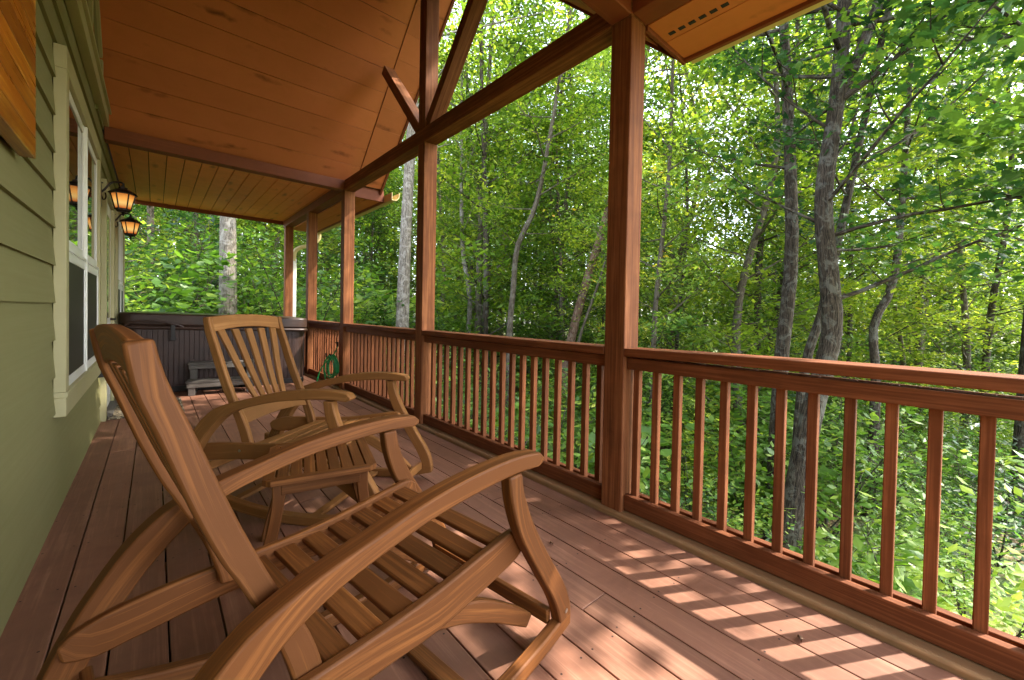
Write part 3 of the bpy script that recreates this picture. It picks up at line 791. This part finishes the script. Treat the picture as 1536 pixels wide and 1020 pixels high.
def dryleaf(loc, rz, lab, mat, s=.035, name='dry_leaf'):
    m = MB(200); P = []
    for i in range(9):
        f = i / 8; w = math.sin(math.pi * f) * .42
        P.append([((f - .5) * 2 * s, w * s, .012 * math.sin(f * 6) + w * .02), ((f - .5) * 2 * s, 0, .006 + .01 * math.sin(f * 5)), ((f - .5) * 2 * s, -w * s, .012 * math.cos(f * 4) + w * .02)])
    V = [tuple(q) for p in P for q in p]; F = []
    for i in range(8):
        for j in range(2): F.append((i * 3 + j, i * 3 + j + 1, i * 3 + 4 + j, i * 3 + 3 + j))
    m.add(V, F, [[(0, 0)] * 4] * len(F)); o = m.build(name, mat); o.location = loc; o.rotation_euler = (0, 0, rz); return tag(o, lab, 'leaf')
dryleaf((.50, 2.14, TZ + .004), .6, 'curled dark dry leaf lying on the side table', M['petal'], .035)
dryleaf((1.42, 1.42, .004), 1.2, 'small curled brown leaf on the deck boards below the long railing', M['drydeckleaf'], .022)
dryleaf((1.66, .40, .004), .4, 'thin brown leaf on the sunlit deck at the bottom right', M['drydeckleaf'], .024)

# ------------------------------------------------------------------ hot tub, steps, hose
tub = thing('hot_tub', 'brown hot tub with ribbed panels and a vinyl cover at the end of the deck', 'hot tub', (.7, 7.32, 0), R(-5))
TW, TD, TH = 1.02, 1.95, .86   # half width, depth, height
def rounded(hw, d0, d1, r, n=6):
    P = []
    for cx, cy, a0 in ((hw - r, d0 + r, -90), (hw - r, d1 - r, 0), (-hw + r, d1 - r, 90), (-hw + r, d0 + r, 180)):
        for i in range(n + 1):
            a = R(a0 + 90 * i / n); P.append((cx + r * math.cos(a), cy + r * math.sin(a)))
    return P
def extr(m, P, z0, z1, tilt=0):
    n = len(P); V = [(a, b, z0 - a * tilt) for a, b in P] + [(a, b, z1 - a * tilt) for a, b in P]
    F = [(i, (i + 1) % n, n + (i + 1) % n, n + i) for i in range(n)] + [tuple(range(n))[::-1], tuple(range(n, 2 * n))]
    m.add(V, F, [[(0, 0)] * len(f) for f in F])
m = MB(210); extr(m, rounded(TW - .02, .02, TD, .13), .03, TH); m.build('shell', M['tub'], tub)
m = MB(211)
nr = 34
for i in range(nr):
    x0 = -TW + .14 + i * (2 * TW - .28) / nr
    m.box((x0 + .003, .011, .09), (x0 + (2 * TW - .28) / nr - .003, .0195, TH - .03), axis=2)
for i in range(26):
    y0 = .16 + i * .067
    for s_ in (-1, 1): m.box((s_ * (TW - .0195) if s_ > 0 else -TW + .002, y0, .09), (s_ * (TW - .002) if s_ > 0 else -TW + .0195, y0 + .055, TH - .03), axis=2)
m.build('ribbed_panel', M['tub'], tub, bevel=.004)
m = MB(212); extr(m, rounded(TW - .01, .0, TD + .01, .13), .0, .075); m.build('base_pan', M['rubber'], tub, bevel=.006)
m = MB(213); extr(m, rounded(TW + .025, -.03, TD + .03, .14), TH + .012, TH + .165, .028); extr(m, rounded(TW + .032, -.037, TD + .037, .14), TH - .04, TH + .008, .028)
m.build('cover', M['cover'], tub, bevel=.02)
m = MB(214)
for xx in (-.52, .52):
    m.box((xx - .022, -.05, TH - .14), (xx + .022, -.039, TH + .06)); m.box((xx - .03, -.052, TH - .17), (xx + .03, -.0, TH - .13))
m.build('cover_strap', M['rubber'], tub, bevel=.004)
m = MB(215); m.tube(spline([(-.98, -.045, TH + .02), (-.9, -.055, TH + .075), (-.72, -.06, TH + .085), (-.5, -.055, TH + .045), (-.42, -.045, TH + .01)], 16), .014, 8); m.build('cover_handle', M['cover'], tub)
st = thing('hot_tub_steps', 'grey weathered two step wooden stool in front of the hot tub', 'step stool', (.66, 7.0, 0), R(-7))
for i, (d0, d1, z_) in enumerate(((-.14, .11, .185), (.1, .32, .40))):
    for j in range(2):
        w = (d1 - d0) / 2
        m = MB(220 + i * 2 + j); m.box((-.36, d0 + j * w + .004, z_ - .032 - .03 * 0), (.36, d0 + (j + 1) * w - .004, z_), axis=0); m.build('tread', M['grey'], st, bevel=.006)
    m = MB(226 + i); m.box((-.35, d0 + .002, z_ - .085), (.35, d0 + .024, z_ - .034), axis=0); m.build('riser', M['grey'], st, bevel=.004)
for sx in (-1, 1):
    for (dy, z0, z1) in ((-.10, 0, .15), (.14, .0, .366), (.28, 0, .366)):
        m = MB(230 + sx); m.box((sx * .3 - .035, dy - .03, z0), (sx * .3 + .035, dy + .03, z1), axis=2); m.build('leg', M['grey'], st, bevel=.004)
hs = thing('garden_hose', 'coiled green garden hose hanging on the railing by the third post', 'hose', (1.84, 6.36, .0), R(38))
hs.scale = (.82, .82, .82)
m = MB(240); hr = random.Random(5)
for k in range(7):
    w = .07 + .05 * hr.random(); zb = .13 + .14 * hr.random(); oy = (k - 3) * .012
    pts = [(-.01 * k * .6, oy - w * .1, .60), (-.005 * k, oy + w * .75, .50), (-.005 * k, oy + w, .36), (-.005 * k, oy + w * .55, zb), (-.005 * k, oy - w * .4, zb + .02), (-.005 * k, oy - w, .34), (-.005 * k, oy - w * .7, .5), (-.008 * k, oy - w * .05, .605)]
    m.tube(spline(pts, 30), .0105, 8)
m.tube(spline([(0, .1, .5), (-.02, .22, .3), (-.03, .3, .02), (-.1, .36, .012)], 16), .0105, 8)
m.tube(spline([(0, -.02, .6), (.02, -.06, .68), (.03, -.08, .76)], 10), .0105, 8)
m.build('coil', M['hose'], hs)
m = MB(241); m.tube([(.05, 0, .6), (-.05, 0, .6), (-.06, 0, .63)], .012, 8); m.tube([(.03, -.08, .75), (.03, -.08, .83)], .018, 8); m.tube([(.03, -.08, .80), (-.03, -.09, .82)], .013, 8); m.tube([(.0, .11, .55), (.0, .12, .63)], .011, 8)
m.build('hook', M['black'], hs)

# ------------------------------------------------------------------ terrain
def sm(t):
    t = max(0, min(1, t)); return t * t * (3 - 2 * t)
def ground_z(x, y):
    z = -2.75 + 2.3 * sm((y - 3 - .3 * max(0, x)) / 15)
    z += .085 * max(0, y - 15) * sm((30 - x) / 25) - .055 * max(0, x - 7) + .3 * math.sin(x * .21 + 1) * math.sin(y * .17)
    z += .12 * math.sin(x * .9) * math.sin(y * .8 + 1)
    d = math.hypot(x, y)
    if d > 60: z = z + (min(z, -4) - z) * sm((d - 60) / 60)
    if x < -.6: z = min(z, -1.25)
    return max(z, -9)
gx = [-300, -120, -50] + [-20 + i * 1.25 for i in range(73)] + [80, 110, 160, 300]
gy = [-300, -120, -50] + [-20 + i * 1.25 for i in range(73)] + [80, 110, 160, 300]
m = MB(400)
V = [(x, y, ground_z(x, y)) for y in gy for x in gx]; n = len(gx)
F = [(j * n + i, j * n + i + 1, j * n + n + i + 1, j * n + n + i) for j in range(len(gy) - 1) for i in range(n - 1)]
m.add(V, F, [[(0, 0)] * 4] * len(F)); struct(m.build('ground', M['ground'], angle=180))

# ------------------------------------------------------------------ vegetation
def basis(nrm):
    nrm = nrm.normalized(); a = nrm.orthogonal().normalized(); return a, nrm.cross(a), nrm
KITE = [(0, -.5), (.26, -.12), (.2, .2), (0, .55), (-.2, .2), (-.26, -.12)]
MAPLE = [(0, -.5), (.17, -.3), (.5, -.3), (.36, -.06), (.52, .2), (.24, .16), (.0, .56), (-.24, .16), (-.52, .2), (-.36, -.06), (-.5, -.3), (-.17, -.3)]
OVAL = [(0, -.5), (.24, 0), (0, .55), (-.24, 0)]
class Leaves:
    def __init__(s, shape, rng): s.sh = shape; s.r = rng; s.v = []; s.f = []; s.t = []
    def leaf(s, p, size, tilt=.6, tint=None):
        r = s.r
        n = Vector((r.gauss(0, tilt), r.gauss(0, tilt), 1)).normalized()
        a, b, c = basis(n); q = r.random() * 6.283; ca, sa = math.cos(q) * size, math.sin(q) * size
        u = a * ca + b * sa; w = b * ca - a * sa; k0 = len(s.v); fold = .22 * size
        for x, y in s.sh:
            d = u * x + w * y - n * (fold * abs(x) * 1.6 + .35 * size * max(0, y) ** 2)
            s.v.append((p[0] + d.x, p[1] + d.y, p[2] + d.z))
        s.f.append(tuple(range(k0, k0 + len(s.sh)))); s.t.append(r.random() if tint is None else tint)
    def spray(s, p, n, rad, size, flat=.4, tilt=.6):
        r = s.r; base = r.random()
        for _ in range(n):
            q = (p[0] + r.gauss(0, rad), p[1] + r.gauss(0, rad), p[2] + r.gauss(0, rad * flat))
            s.leaf(q, size * r.uniform(.5, 1.35), tilt, min(1, max(0, (.6 * base + .4 * r.random()))))
    def build(s, name, mat, parent):
        me = bpy.data.meshes.new(name); me.from_pydata(s.v, [], s.f)
        at = me.attributes.new('tint', 'FLOAT', 'FACE'); at.data.foreach_set('value', s.t)
        me.materials.append(mat); me.update()
        o = bpy.data.objects.new(name, me); COL.objects.link(o); o.parent = parent; return o

def limb(mb, rng, p, d, L, r, n=7, up=.15, wob=.18, sides=6):
    pts = [Vector(p)]; d = Vector(d).normalized()
    for i in range(n):
        d = (d + Vector((rng.gauss(0, wob), rng.gauss(0, wob), rng.gauss(0, wob) + up)) * (1.0 / n * 2)).normalized()
        pts.append(pts[-1] + d * L / n)
    mb.tube(pts, [r * (1 - .8 * i / n) for i in range(n + 1)], sides, caps=False); return pts

def tree(name, label, cat, loc, path, r0, r1, seed, leafm, barkm, leaf=.1, shape=KITE, limbs=16, t0=.3, crown=3.0, per=14, sub=5, group=None, elev=(.05, .6), forks=(), rz=0, spread=.34, lsides=5, extra=(), fill=1.0):
    rng = random.Random(seed)
    t = thing(name, label, cat, loc, rz, group)
    mb = MB(seed); lv = Leaves(shape, rng)
    P = spline(path, max(10, int(len(path) * 5)))
    n = len(P)
    rad = []
    for i in range(n):
        f = i / (n - 1); rr = r0 + (r1 - r0) * f
        if f < .12: rr *= 1 + .5 * (1 - f / .12) ** 2
        rad.append(rr * (1 + .02 * math.sin(i * .9 + seed)))
    mb.tube(P, rad, 12, caps=False)
    stems = [(P, rad, t0)]
    for fp, fr0, fr1 in forks:
        Q = spline(fp, 20); rq = [fr0 + (fr1 - fr0) * i / 19 for i in range(20)]
        mb.tube(Q, rq, 8, caps=False); stems.append((Q, rq, .25))
    az = rng.random() * 6
    tw = mb
    for Q, rq, tt in stems:
        k = limbs if Q is P else max(4, limbs // 2)
        for i in range(k):
            f = tt + (1 - tt) * (i + rng.random() * .8) / k; f = min(f, .985)
            idx = f * (len(Q) - 1); j = int(idx); g = idx - j
            p = Vector(Q[j]).lerp(Vector(Q[min(j + 1, len(Q) - 1)]), g)
            az += 2.4 + rng.uniform(-.5, .5); el = rng.uniform(*elev)
            prof = math.sin(math.pi * (.18 + .72 * (f - tt) / (1 - tt))) ** .8
            L = crown * prof * rng.uniform(.7, 1.15); rl = min(rq[j] * .45, .011 * L + .004)
            d = Vector((math.cos(az) * math.cos(el), math.sin(az) * math.cos(el), math.sin(el)))
            lp = limb(mb, rng, p, d, L, rl, sides=lsides)
            for s_ in range(sub):
                h = .25 + .75 * (s_ + rng.random()) / sub; q = h * (len(lp) - 1); a = int(q); b = min(a + 1, len(lp) - 1)
                pp = lp[a].lerp(lp[b], q - a); dd = (lp[b] - lp[max(0, b - 1)]).normalized()
                side = dd.cross(Vector((0, 0, 1))); side = side.normalized() if side.length > .01 else Vector((1, 0, 0))
                d2 = (dd * .5 + side * (1 if s_ % 2 else -1) * rng.uniform(.5, 1.1) + Vector((0, 0, rng.uniform(-.1, .3)))).normalized()
                l2 = L * rng.uniform(.22, .42) * (1.15 - h * .5) + .15
                sp = limb(tw, rng, pp, d2, l2, rl * .38 + .002, n=4, sides=3)
                for c_ in sp[1:]:
                    if rng.random() < fill: lv.spray(c_, per, spread * (.55 + .45 * rng.random()), leaf, .38, .55)
            lv.spray(lp[-1], per, spread, leaf, .4, .55)
    for (p, d, L, r) in extra:
        lp = limb(mb, rng, p, d, L, r, n=9, wob=.3, up=.05, sides=6)
        for c_ in lp[3:]:
            for _ in range(2):
                sp = limb(tw, rng, c_, (rng.gauss(0, 1), rng.gauss(0, 1), rng.gauss(0, .3)), L * .3, r * .3, n=4, sides=3)
                for e_ in sp[1:]: lv.spray(e_, per, spread * .8, leaf, .38, .55)
    mb.build('trunk', barkm, t, angle=80)
    lv.build('crown', leafm, t)
    return t

# ---- camera (defined here so the wood can be thinned to what the photograph sees)
YAW, PIT, ROL, FPX, CX, CY, CH = 43.7509, -.9537, 1.1802, 615.4279, 820.6116, 481.9966, 1.1354
ya, pi_, ro = R(YAW), R(PIT), R(ROL)
fw = Vector((math.sin(ya) * math.cos(pi_), math.cos(ya) * math.cos(pi_), math.sin(pi_)))
rt = Vector((math.cos(ya), -math.sin(ya), 0)); up_ = rt.cross(fw)
r2 = rt * math.cos(ro) + up_ * math.sin(ro); u2 = -rt * math.sin(ro) + up_ * math.cos(ro)
cam = bpy.data.cameras.new('camera'); co = bpy.data.objects.new('camera', cam); COL.objects.link(co)
co.matrix_world = Matrix.Translation((0, 0, CH)) @ Matrix((r2, u2, -fw)).transposed().to_4x4()
cam.sensor_fit = 'HORIZONTAL'; cam.sensor_width = 36; cam.lens = FPX / 1536 * 36
cam.shift_x = (768 - CX) / 1536; cam.shift_y = (CY - 510) / 1536
cam.clip_start = .02; cam.clip_end = 1000
scene.camera = co

def G(x, y, dz=-.15): return (x, y, ground_z(x, y) + dz)
# ---- the trees one can tell apart
def T(lab, x, y, H, r0, pts, seed, **kw):
    """pts: sideways offsets (dx,dy) at rising fractions of the height"""
    k = dict(leafm=M['leafA'], barkm=M['bark1'], r1=r0 * .35); k.update(kw)
    path = [(a, b, H * f) for f, a, b in pts]
    return tree(k.pop('name', 'deciduous_tree'), lab, 'tree', G(x, y), path, r0, k.pop('r1'), seed, k.pop('leafm'), k.pop('barkm'), **k)
# T1 pale trunk left of the truss post
T('tall tree with a thick pale grey trunk seen just left of the truss centre post', 4.78, 10.65, 15, .19, [(0, 0, 0), (.3, .06, -.04), (.6, .22, -.12), (1, .5, -.2)], 501, t0=.45, crown=3.4, limbs=14)
T('tree with a thick speckled grey trunk rising behind the hot tub', 1.3, 12.6, 15, .2, [(0, 0, 0), (.4, -.03, .05), (1, -.2, .1)], 502, t0=.42, crown=3.4, limbs=14)
T('straight grey tree of a close pair, seen through the bay right of the truss post', 8.9, 13.1, 16, .15, [(0, 0, 0), (.4, .05, 0), (1, .3, -.3)], 503, t0=.35, crown=2.6, limbs=20, barkm=M['bark4'])
T('thinner paler tree standing against the straight grey tree, left one of the pair', 8.4, 13.4, 13, .11, [(0, 0, 0), (.25, .2, -.2), (.45, -.05, .05), (1, -.1, .2)], 504, t0=.35, crown=2.2, limbs=14, barkm=M['bark1'])
T('slim crooked grey tree in the middle of the bay beside the nearest post', 7.5, 9.3, 13, .105, [(0, 0, 0), (.2, -.06, .05), (.32, .02, 0), (.42, .1, -.08), (.55, .55, -.5), (1, 1.2, -1.1)], 505, t0=.38, crown=2.2, limbs=14, barkm=M['bark4'])
T('pinkish brown pine trunk leaning strongly to the right beside the nearest post', 8.95, 8.9, 17, .15, [(0, 0, 0), (.2, .38, -.38), (.5, 1.35, -1.3), (1, 2.6, -2.5)], 506, t0=.6, crown=3.0, limbs=14, barkm=M['bark3'])
T('thin leaning sapling right of the leaning pine', 8.6, 8.1, 9, .055, [(0, 0, 0), (.3, .15, -.2), (.55, .6, -.7), (1, 1.4, -1.5)], 507, t0=.4, crown=1.6, limbs=12, barkm=M['bark4'])
# the near group at the right
bx, by = 6.35, 1.72
T('big lichen spotted maple with a curved trunk forking high over the railing', bx, by, 11.5, .165,
  [(0, -.05, .1), (.12, .12, -.02), (.22, .38, -.12), (.33, .62, -.3), (.4, .5, -.28), (.5, .42, -.2), (.63, .55, -.3), (.8, .72, -.3), (1, .6, -.1)], 508, leafm=M['leafB'], barkm=M['bark2'], shape=MAPLE, leaf=.115, t0=.42, crown=3.3, limbs=17, per=8, spread=.3,
  forks=[([(.53, -.28, 7.0), (.85, -.55, 8.0), (1.1, -.8, 9.3), (1.3, -.9, 11)], .09, .03)],
  extra=[((.55, -.3, 4.3), (.5, -.85, .35), 3.0, .032), ((.5, -.3, 5.2), (-.1, -1, .1), 2.6, .028)])
T('dark barked tree straight behind the lichen spotted maple', 7.75, 2.35, 13, .14, [(0, 0, 0), (.25, .05, -.05), (.45, .2, -.1), (1, .2, .4)], 509, leafm=M['leafA'], barkm=M['bark2'], t0=.45, crown=3.2, limbs=15)
T('thin dark tree leaning between the two big trunks at the right', 7.4, 1.95, 11, .085, [(0, 0, 0), (.28, .1, -.06), (.4, .3, -.3), (1, .9, -1.2)], 510, leafm=M['leafB'], barkm=M['bark2'], shape=MAPLE, leaf=.11, t0=.45, crown=2.2, limbs=11, per=8)
T('crooked slim tree with an S shaped trunk standing alone right of the maple group', 11.0, 1.45, 10, .11, [(0, 0, 0), (.3, .02, -.02), (.42, -.03, .04), (.5, .15, -.2), (.62, .25, -.3), (1, .2, -.4)], 511, barkm=M['bark2'], t0=.5, crown=2.4, limbs=12)
T('stout dark tree at the right edge of the view', 13.2, -.75, 13, .2, [(0, 0, 0), (.4, .1, -.1), (.7, .0, -.2), (1, .2, -.4)], 512, barkm=M['bark2'], t0=.45, crown=3.2, limbs=15)
T('low branching maple with big dark leaves crossing the upper right corner', 6.3, -1.55, 14.5, .12, [(0, 0, 0), (.35, .3, .4), (.65, 1.0, 1.5), (1, 1.2, 1.9)], 513, leafm=M['leafB'], barkm=M['bark2'], shape=MAPLE, leaf=.13, t0=.35, crown=2.6, limbs=34, per=12, sub=6)

# ---- trees of the wood that nothing tells apart
protos = []
def wood_tree(i, x, y, rz, s, grp, lab):
    src = protos[i]
    o = src if not src.get('used') else copy_tree(src)
    src['used'] = 1
    o.location = G(x, y); o.rotation_euler = (0, 0, rz); o.scale = (s, s, s * (1 + .15 * math.sin(x)))
    o['label'] = lab; o['category'] = 'tree'; o['group'] = grp
    return o
SLAB = 'slender grey barked tree with a light green leafy crown in the wood beyond the railing'
for i in range(6):
    rg = random.Random(600 + i)
    H = rg.uniform(15, 20)
    protos.append(tree('slender_tree', SLAB, 'tree', (0, 0, -50), [(0, 0, 0), (rg.gauss(0, .15), rg.gauss(0, .15), H * .3), (rg.gauss(0, .35), rg.gauss(0, .35), H * .6), (rg.gauss(0, .6), rg.gauss(0, .6), H)], rg.uniform(.07, .13), .025, 610 + i, M[['leafA', 'leafD', 'leafE'][i % 3]], M['bark4' if i % 3 else 'bark2'], leaf=.165, shape=OVAL, limbs=34, t0=.08, crown=2.9, per=13, sub=5, spread=.45, lsides=4))
rg = random.Random(42)
def inview(x, y):
    d = Vector((x, y, 0)); f = d.dot(fw); l = d.dot(rt)
    return f > 1 and -1.36 < l / f < 1.25
placed = [(4.78, 10.65), (1.3, 12.6), (8.9, 13.1), (7.5, 9.3), (8.95, 8.9), (6.35, 1.72), (7.75, 2.35), (11, 1.45), (13.2, -.75), (6.6, -1.3)]
cnt = 0; tries = 0
while cnt < 84 and tries < 6000:
    tries += 1
    a = R(rg.uniform(-8, 96)); d = 9.5 + 27 * rg.random() ** .8
    x, y = d * math.sin(a), d * math.cos(a)
    if x < 4.5 and y < 13: continue
    if math.degrees(a) < 26 and d < 19: continue
    if not inview(x, y): continue
    if any(math.hypot(x - q[0], y - q[1]) < 1.7 for q in placed): continue
    placed.append((x, y)); wood_tree(rg.randrange(6), x, y, rg.random() * 6.28, rg.uniform(.75, 1.15), 'slender trees of the wood', SLAB); cnt += 1
for x, y in ((10.8, 10.4), (10.0, 14.6), (8.2, 11.5), (12.2, 11.6)):
    wood_tree(rg.randrange(6), x, y, rg.random() * 6.28, 1.25, 'slender trees of the wood', SLAB)
for x, y in ((15.5, 3.2), (17.5, .2), (13.8, 4.6), (19, 4.2), (21, 1.5), (16.2, -2.4)):
    wood_tree(rg.randrange(6), x, y, rg.random() * 6.28, rg.uniform(.9, 1.1), 'slender trees of the wood', SLAB)
for p in protos:
    if 'used' in p: del p['used']
for o in list(bpy.data.objects):
    if 'used' in o: del o['used']

# ---- shrubs under the trees
SH = 'leafy bright green shrub of the forest understory below the deck'
shr = []
def make_shrub(i):
    rg = random.Random(700 + i)
    t = thing('understory_shrub', SH, 'shrub', (0, 0, -50), 0, 'understory shrubs')
    mb = MB(700 + i); lv = Leaves(OVAL if i % 2 else KITE, rg)
    for k in range(6):
        a = rg.random() * 6.28
        lp = limb(mb, rg, (rg.gauss(0, .08), rg.gauss(0, .08), 0), (math.cos(a) * .55, math.sin(a) * .55, 1), rg.uniform(1.3, 2.6), .016, n=7, up=.0, sides=4)
        for j in range(2, 8):
            for _ in range(2):
                sp = limb(mb, rg, lp[j], (rg.gauss(0, 1), rg.gauss(0, 1), .25), rg.uniform(.3, .7), .005, n=3, sides=3)
                for c_ in sp[1:]: lv.spray(c_, [7, 5, 9, 6, 4, 7][i], .16, [.1, .14, .08, .12, .17, .1][i], .35, .45)
    mb.build('stem', M['bark2'], t, angle=180); lv.build('foliage', M[['leafA', 'leafC', 'leafC', 'leafE', 'leafC', 'leafC'][i]], t)
    return t
for i in range(6): shr.append(make_shrub(i))
BANK = [(-1.2, 12.2), (-.3, 13.6), (-.4, 11.9), (2.2, 13.4), (2.7, 12.0), (3.6, 13.0), (-2.0, 14.5), (.3, 15.2), (2.2, 15.5), (4.2, 14.8), (-1.0, 16.8), (1.2, 17.2), (3.3, 17.4), (5.4, 12.6)]
used = set(); cnt = 0; tries = 0; sp_ = []
for x, y in BANK:
    i = rg.randrange(6); o = shr[i] if i not in used else copy_tree(shr[i]); used.add(i)
    o.location = G(x, y, -.05); o.rotation_euler = (0, 0, rg.random() * 6.28); o.scale = (1.5, 1.5, 1.75 + .25 * math.sin(x * 3)); sp_.append((x, y))
while cnt < 150 and tries < 8000:
    tries += 1
    a = R(rg.uniform(-6, 105)); d = 4.2 + 19 * rg.random() ** .85
    x, y = d * math.sin(a), d * math.cos(a)
    if x < 3.3 and y < 11.6: continue
    if not inview(x, y): continue
    if any(math.hypot(x - q[0], y - q[1]) < .75 for q in sp_): continue
    sp_.append((x, y)); i = rg.randrange(6)
    o = shr[i] if i not in used else copy_tree(shr[i])
    used.add(i)
    o.location = G(x, y, -.05); o.rotation_euler = (rg.gauss(0, .06), rg.gauss(0, .06), rg.random() * 6.28)
    s = rg.uniform(.6, 1.25); o.scale = (s * 1.1, s * 1.1, s); cnt += 1

# ---- ground cover and the far wood: too many leaves to count
rg = random.Random(9)
lv = Leaves(OVAL, rg)
for _ in range(5200):
    a = R(rg.uniform(-6, 106)); d = 3.2 + 26 * rg.random() ** 1.2
    x, y = d * math.sin(a), d * math.cos(a)
    if x < 2.6 and y < 10.6: continue
    lv.spray((x, y, ground_z(x, y) + .1 + .35 * rg.random() ** 2), 7, .2, .12, .5, .45)
g_ = bpy.data.objects.new('tmp', None)
o = lv.build('undergrowth', M['leafC'], None); o['kind'] = 'stuff'; o['label'] = 'low green undergrowth covering the forest floor'; o['category'] = 'undergrowth'
bpy.data.objects.remove(g_)
lv = Leaves(OVAL, rg); mb = MB(950)
for k in range(420):
    a = R(rg.uniform(-14, 104)); d = 34 + 34 * rg.random()
    x, y = d * math.sin(a), d * math.cos(a); z0 = ground_z(x, y); H = rg.uniform(13, 25) * (.7 if 62 < math.degrees(a) < 100 else 1)
    mb.tube([(x, y, z0 - .3), (x + rg.gauss(0, .3), y + rg.gauss(0, .3), z0 + H * .6), (x + rg.gauss(0, .6), y, z0 + H)], [.16, .11, .03], 5, caps=False)
    for _ in range(90):
        f = rg.random() ** .8; rr = 2.4 * math.sin(math.pi * (.15 + .8 * f))
        lv.spray((x + rg.gauss(0, rr * .6), y + rg.gauss(0, rr * .6), z0 + .3 + f * H), 6, .55, .5, .5, .55)
me = lv.build('far_wood', M['leafD'], None); me['kind'] = 'stuff'; me['label'] = 'sunlit far wood that closes the view behind the trees'; me['category'] = 'wood'
tr = mb.build('far_trunks', M['bark4']); tr['kind'] = 'stuff'; tr['label'] = 'thin grey trunks of the far wood'; tr['category'] = 'wood'

# ------------------------------------------------------------------ light
SUN = Vector((1, -.62, 1.55))
w = bpy.data.worlds.new('World'); scene.world = w; w.use_nodes = True
nt = w.node_tree; nt.nodes.clear()
sky = nt.nodes.new('ShaderNodeTexSky'); sky.sky_type = 'NISHITA'; sky.sun_disc = False
sky.sun_elevation = math.atan2(SUN.z, math.hypot(SUN.x, SUN.y)); sky.sun_rotation = math.atan2(SUN.x, SUN.y)
sky.air_density = 1.0; sky.dust_density = 2.0; sky.ozone_density = 1.0
bg = nt.nodes.new('ShaderNodeBackground'); bg.inputs[1].default_value = .58
ow = nt.nodes.new('ShaderNodeOutputWorld'); hs_ = nt.nodes.new('ShaderNodeHueSaturation'); hs_.inputs['Saturation'].default_value = .55; nt.links.new(sky.outputs[0], hs_.inputs['Color']); nt.links.new(hs_.outputs[0], bg.inputs[0]); nt.links.new(bg.outputs[0], ow.inputs[0])
sl = bpy.data.lights.new('sun', 'SUN'); sl.energy = 5.0; sl.angle = R(.5); sl.color = (1, .93, .82)
so = bpy.data.objects.new('sun', sl); COL.objects.link(so); so.rotation_euler = (-SUN).to_track_quat('-Z', 'Y').to_euler(); so.location = (20, -12, 30)

scene.view_settings.view_transform = 'Standard'; scene.view_settings.look = 'None'; scene.view_settings.exposure = 0; scene.view_settings.gamma = 1
scene.render.engine = 'CYCLES'
cy = scene.cycles
cy.max_bounces = 8; cy.diffuse_bounces = 6; cy.glossy_bounces = 4; cy.transmission_bounces = 6; cy.transparent_max_bounces = 4
cy.film_exposure = 2.55; cy.use_adaptive_sampling = True; cy.adaptive_threshold = .025; cy.caustics_reflective = False; cy.caustics_refractive = False; cy.use_denoising = True; cy.sample_clamp_indirect = 6
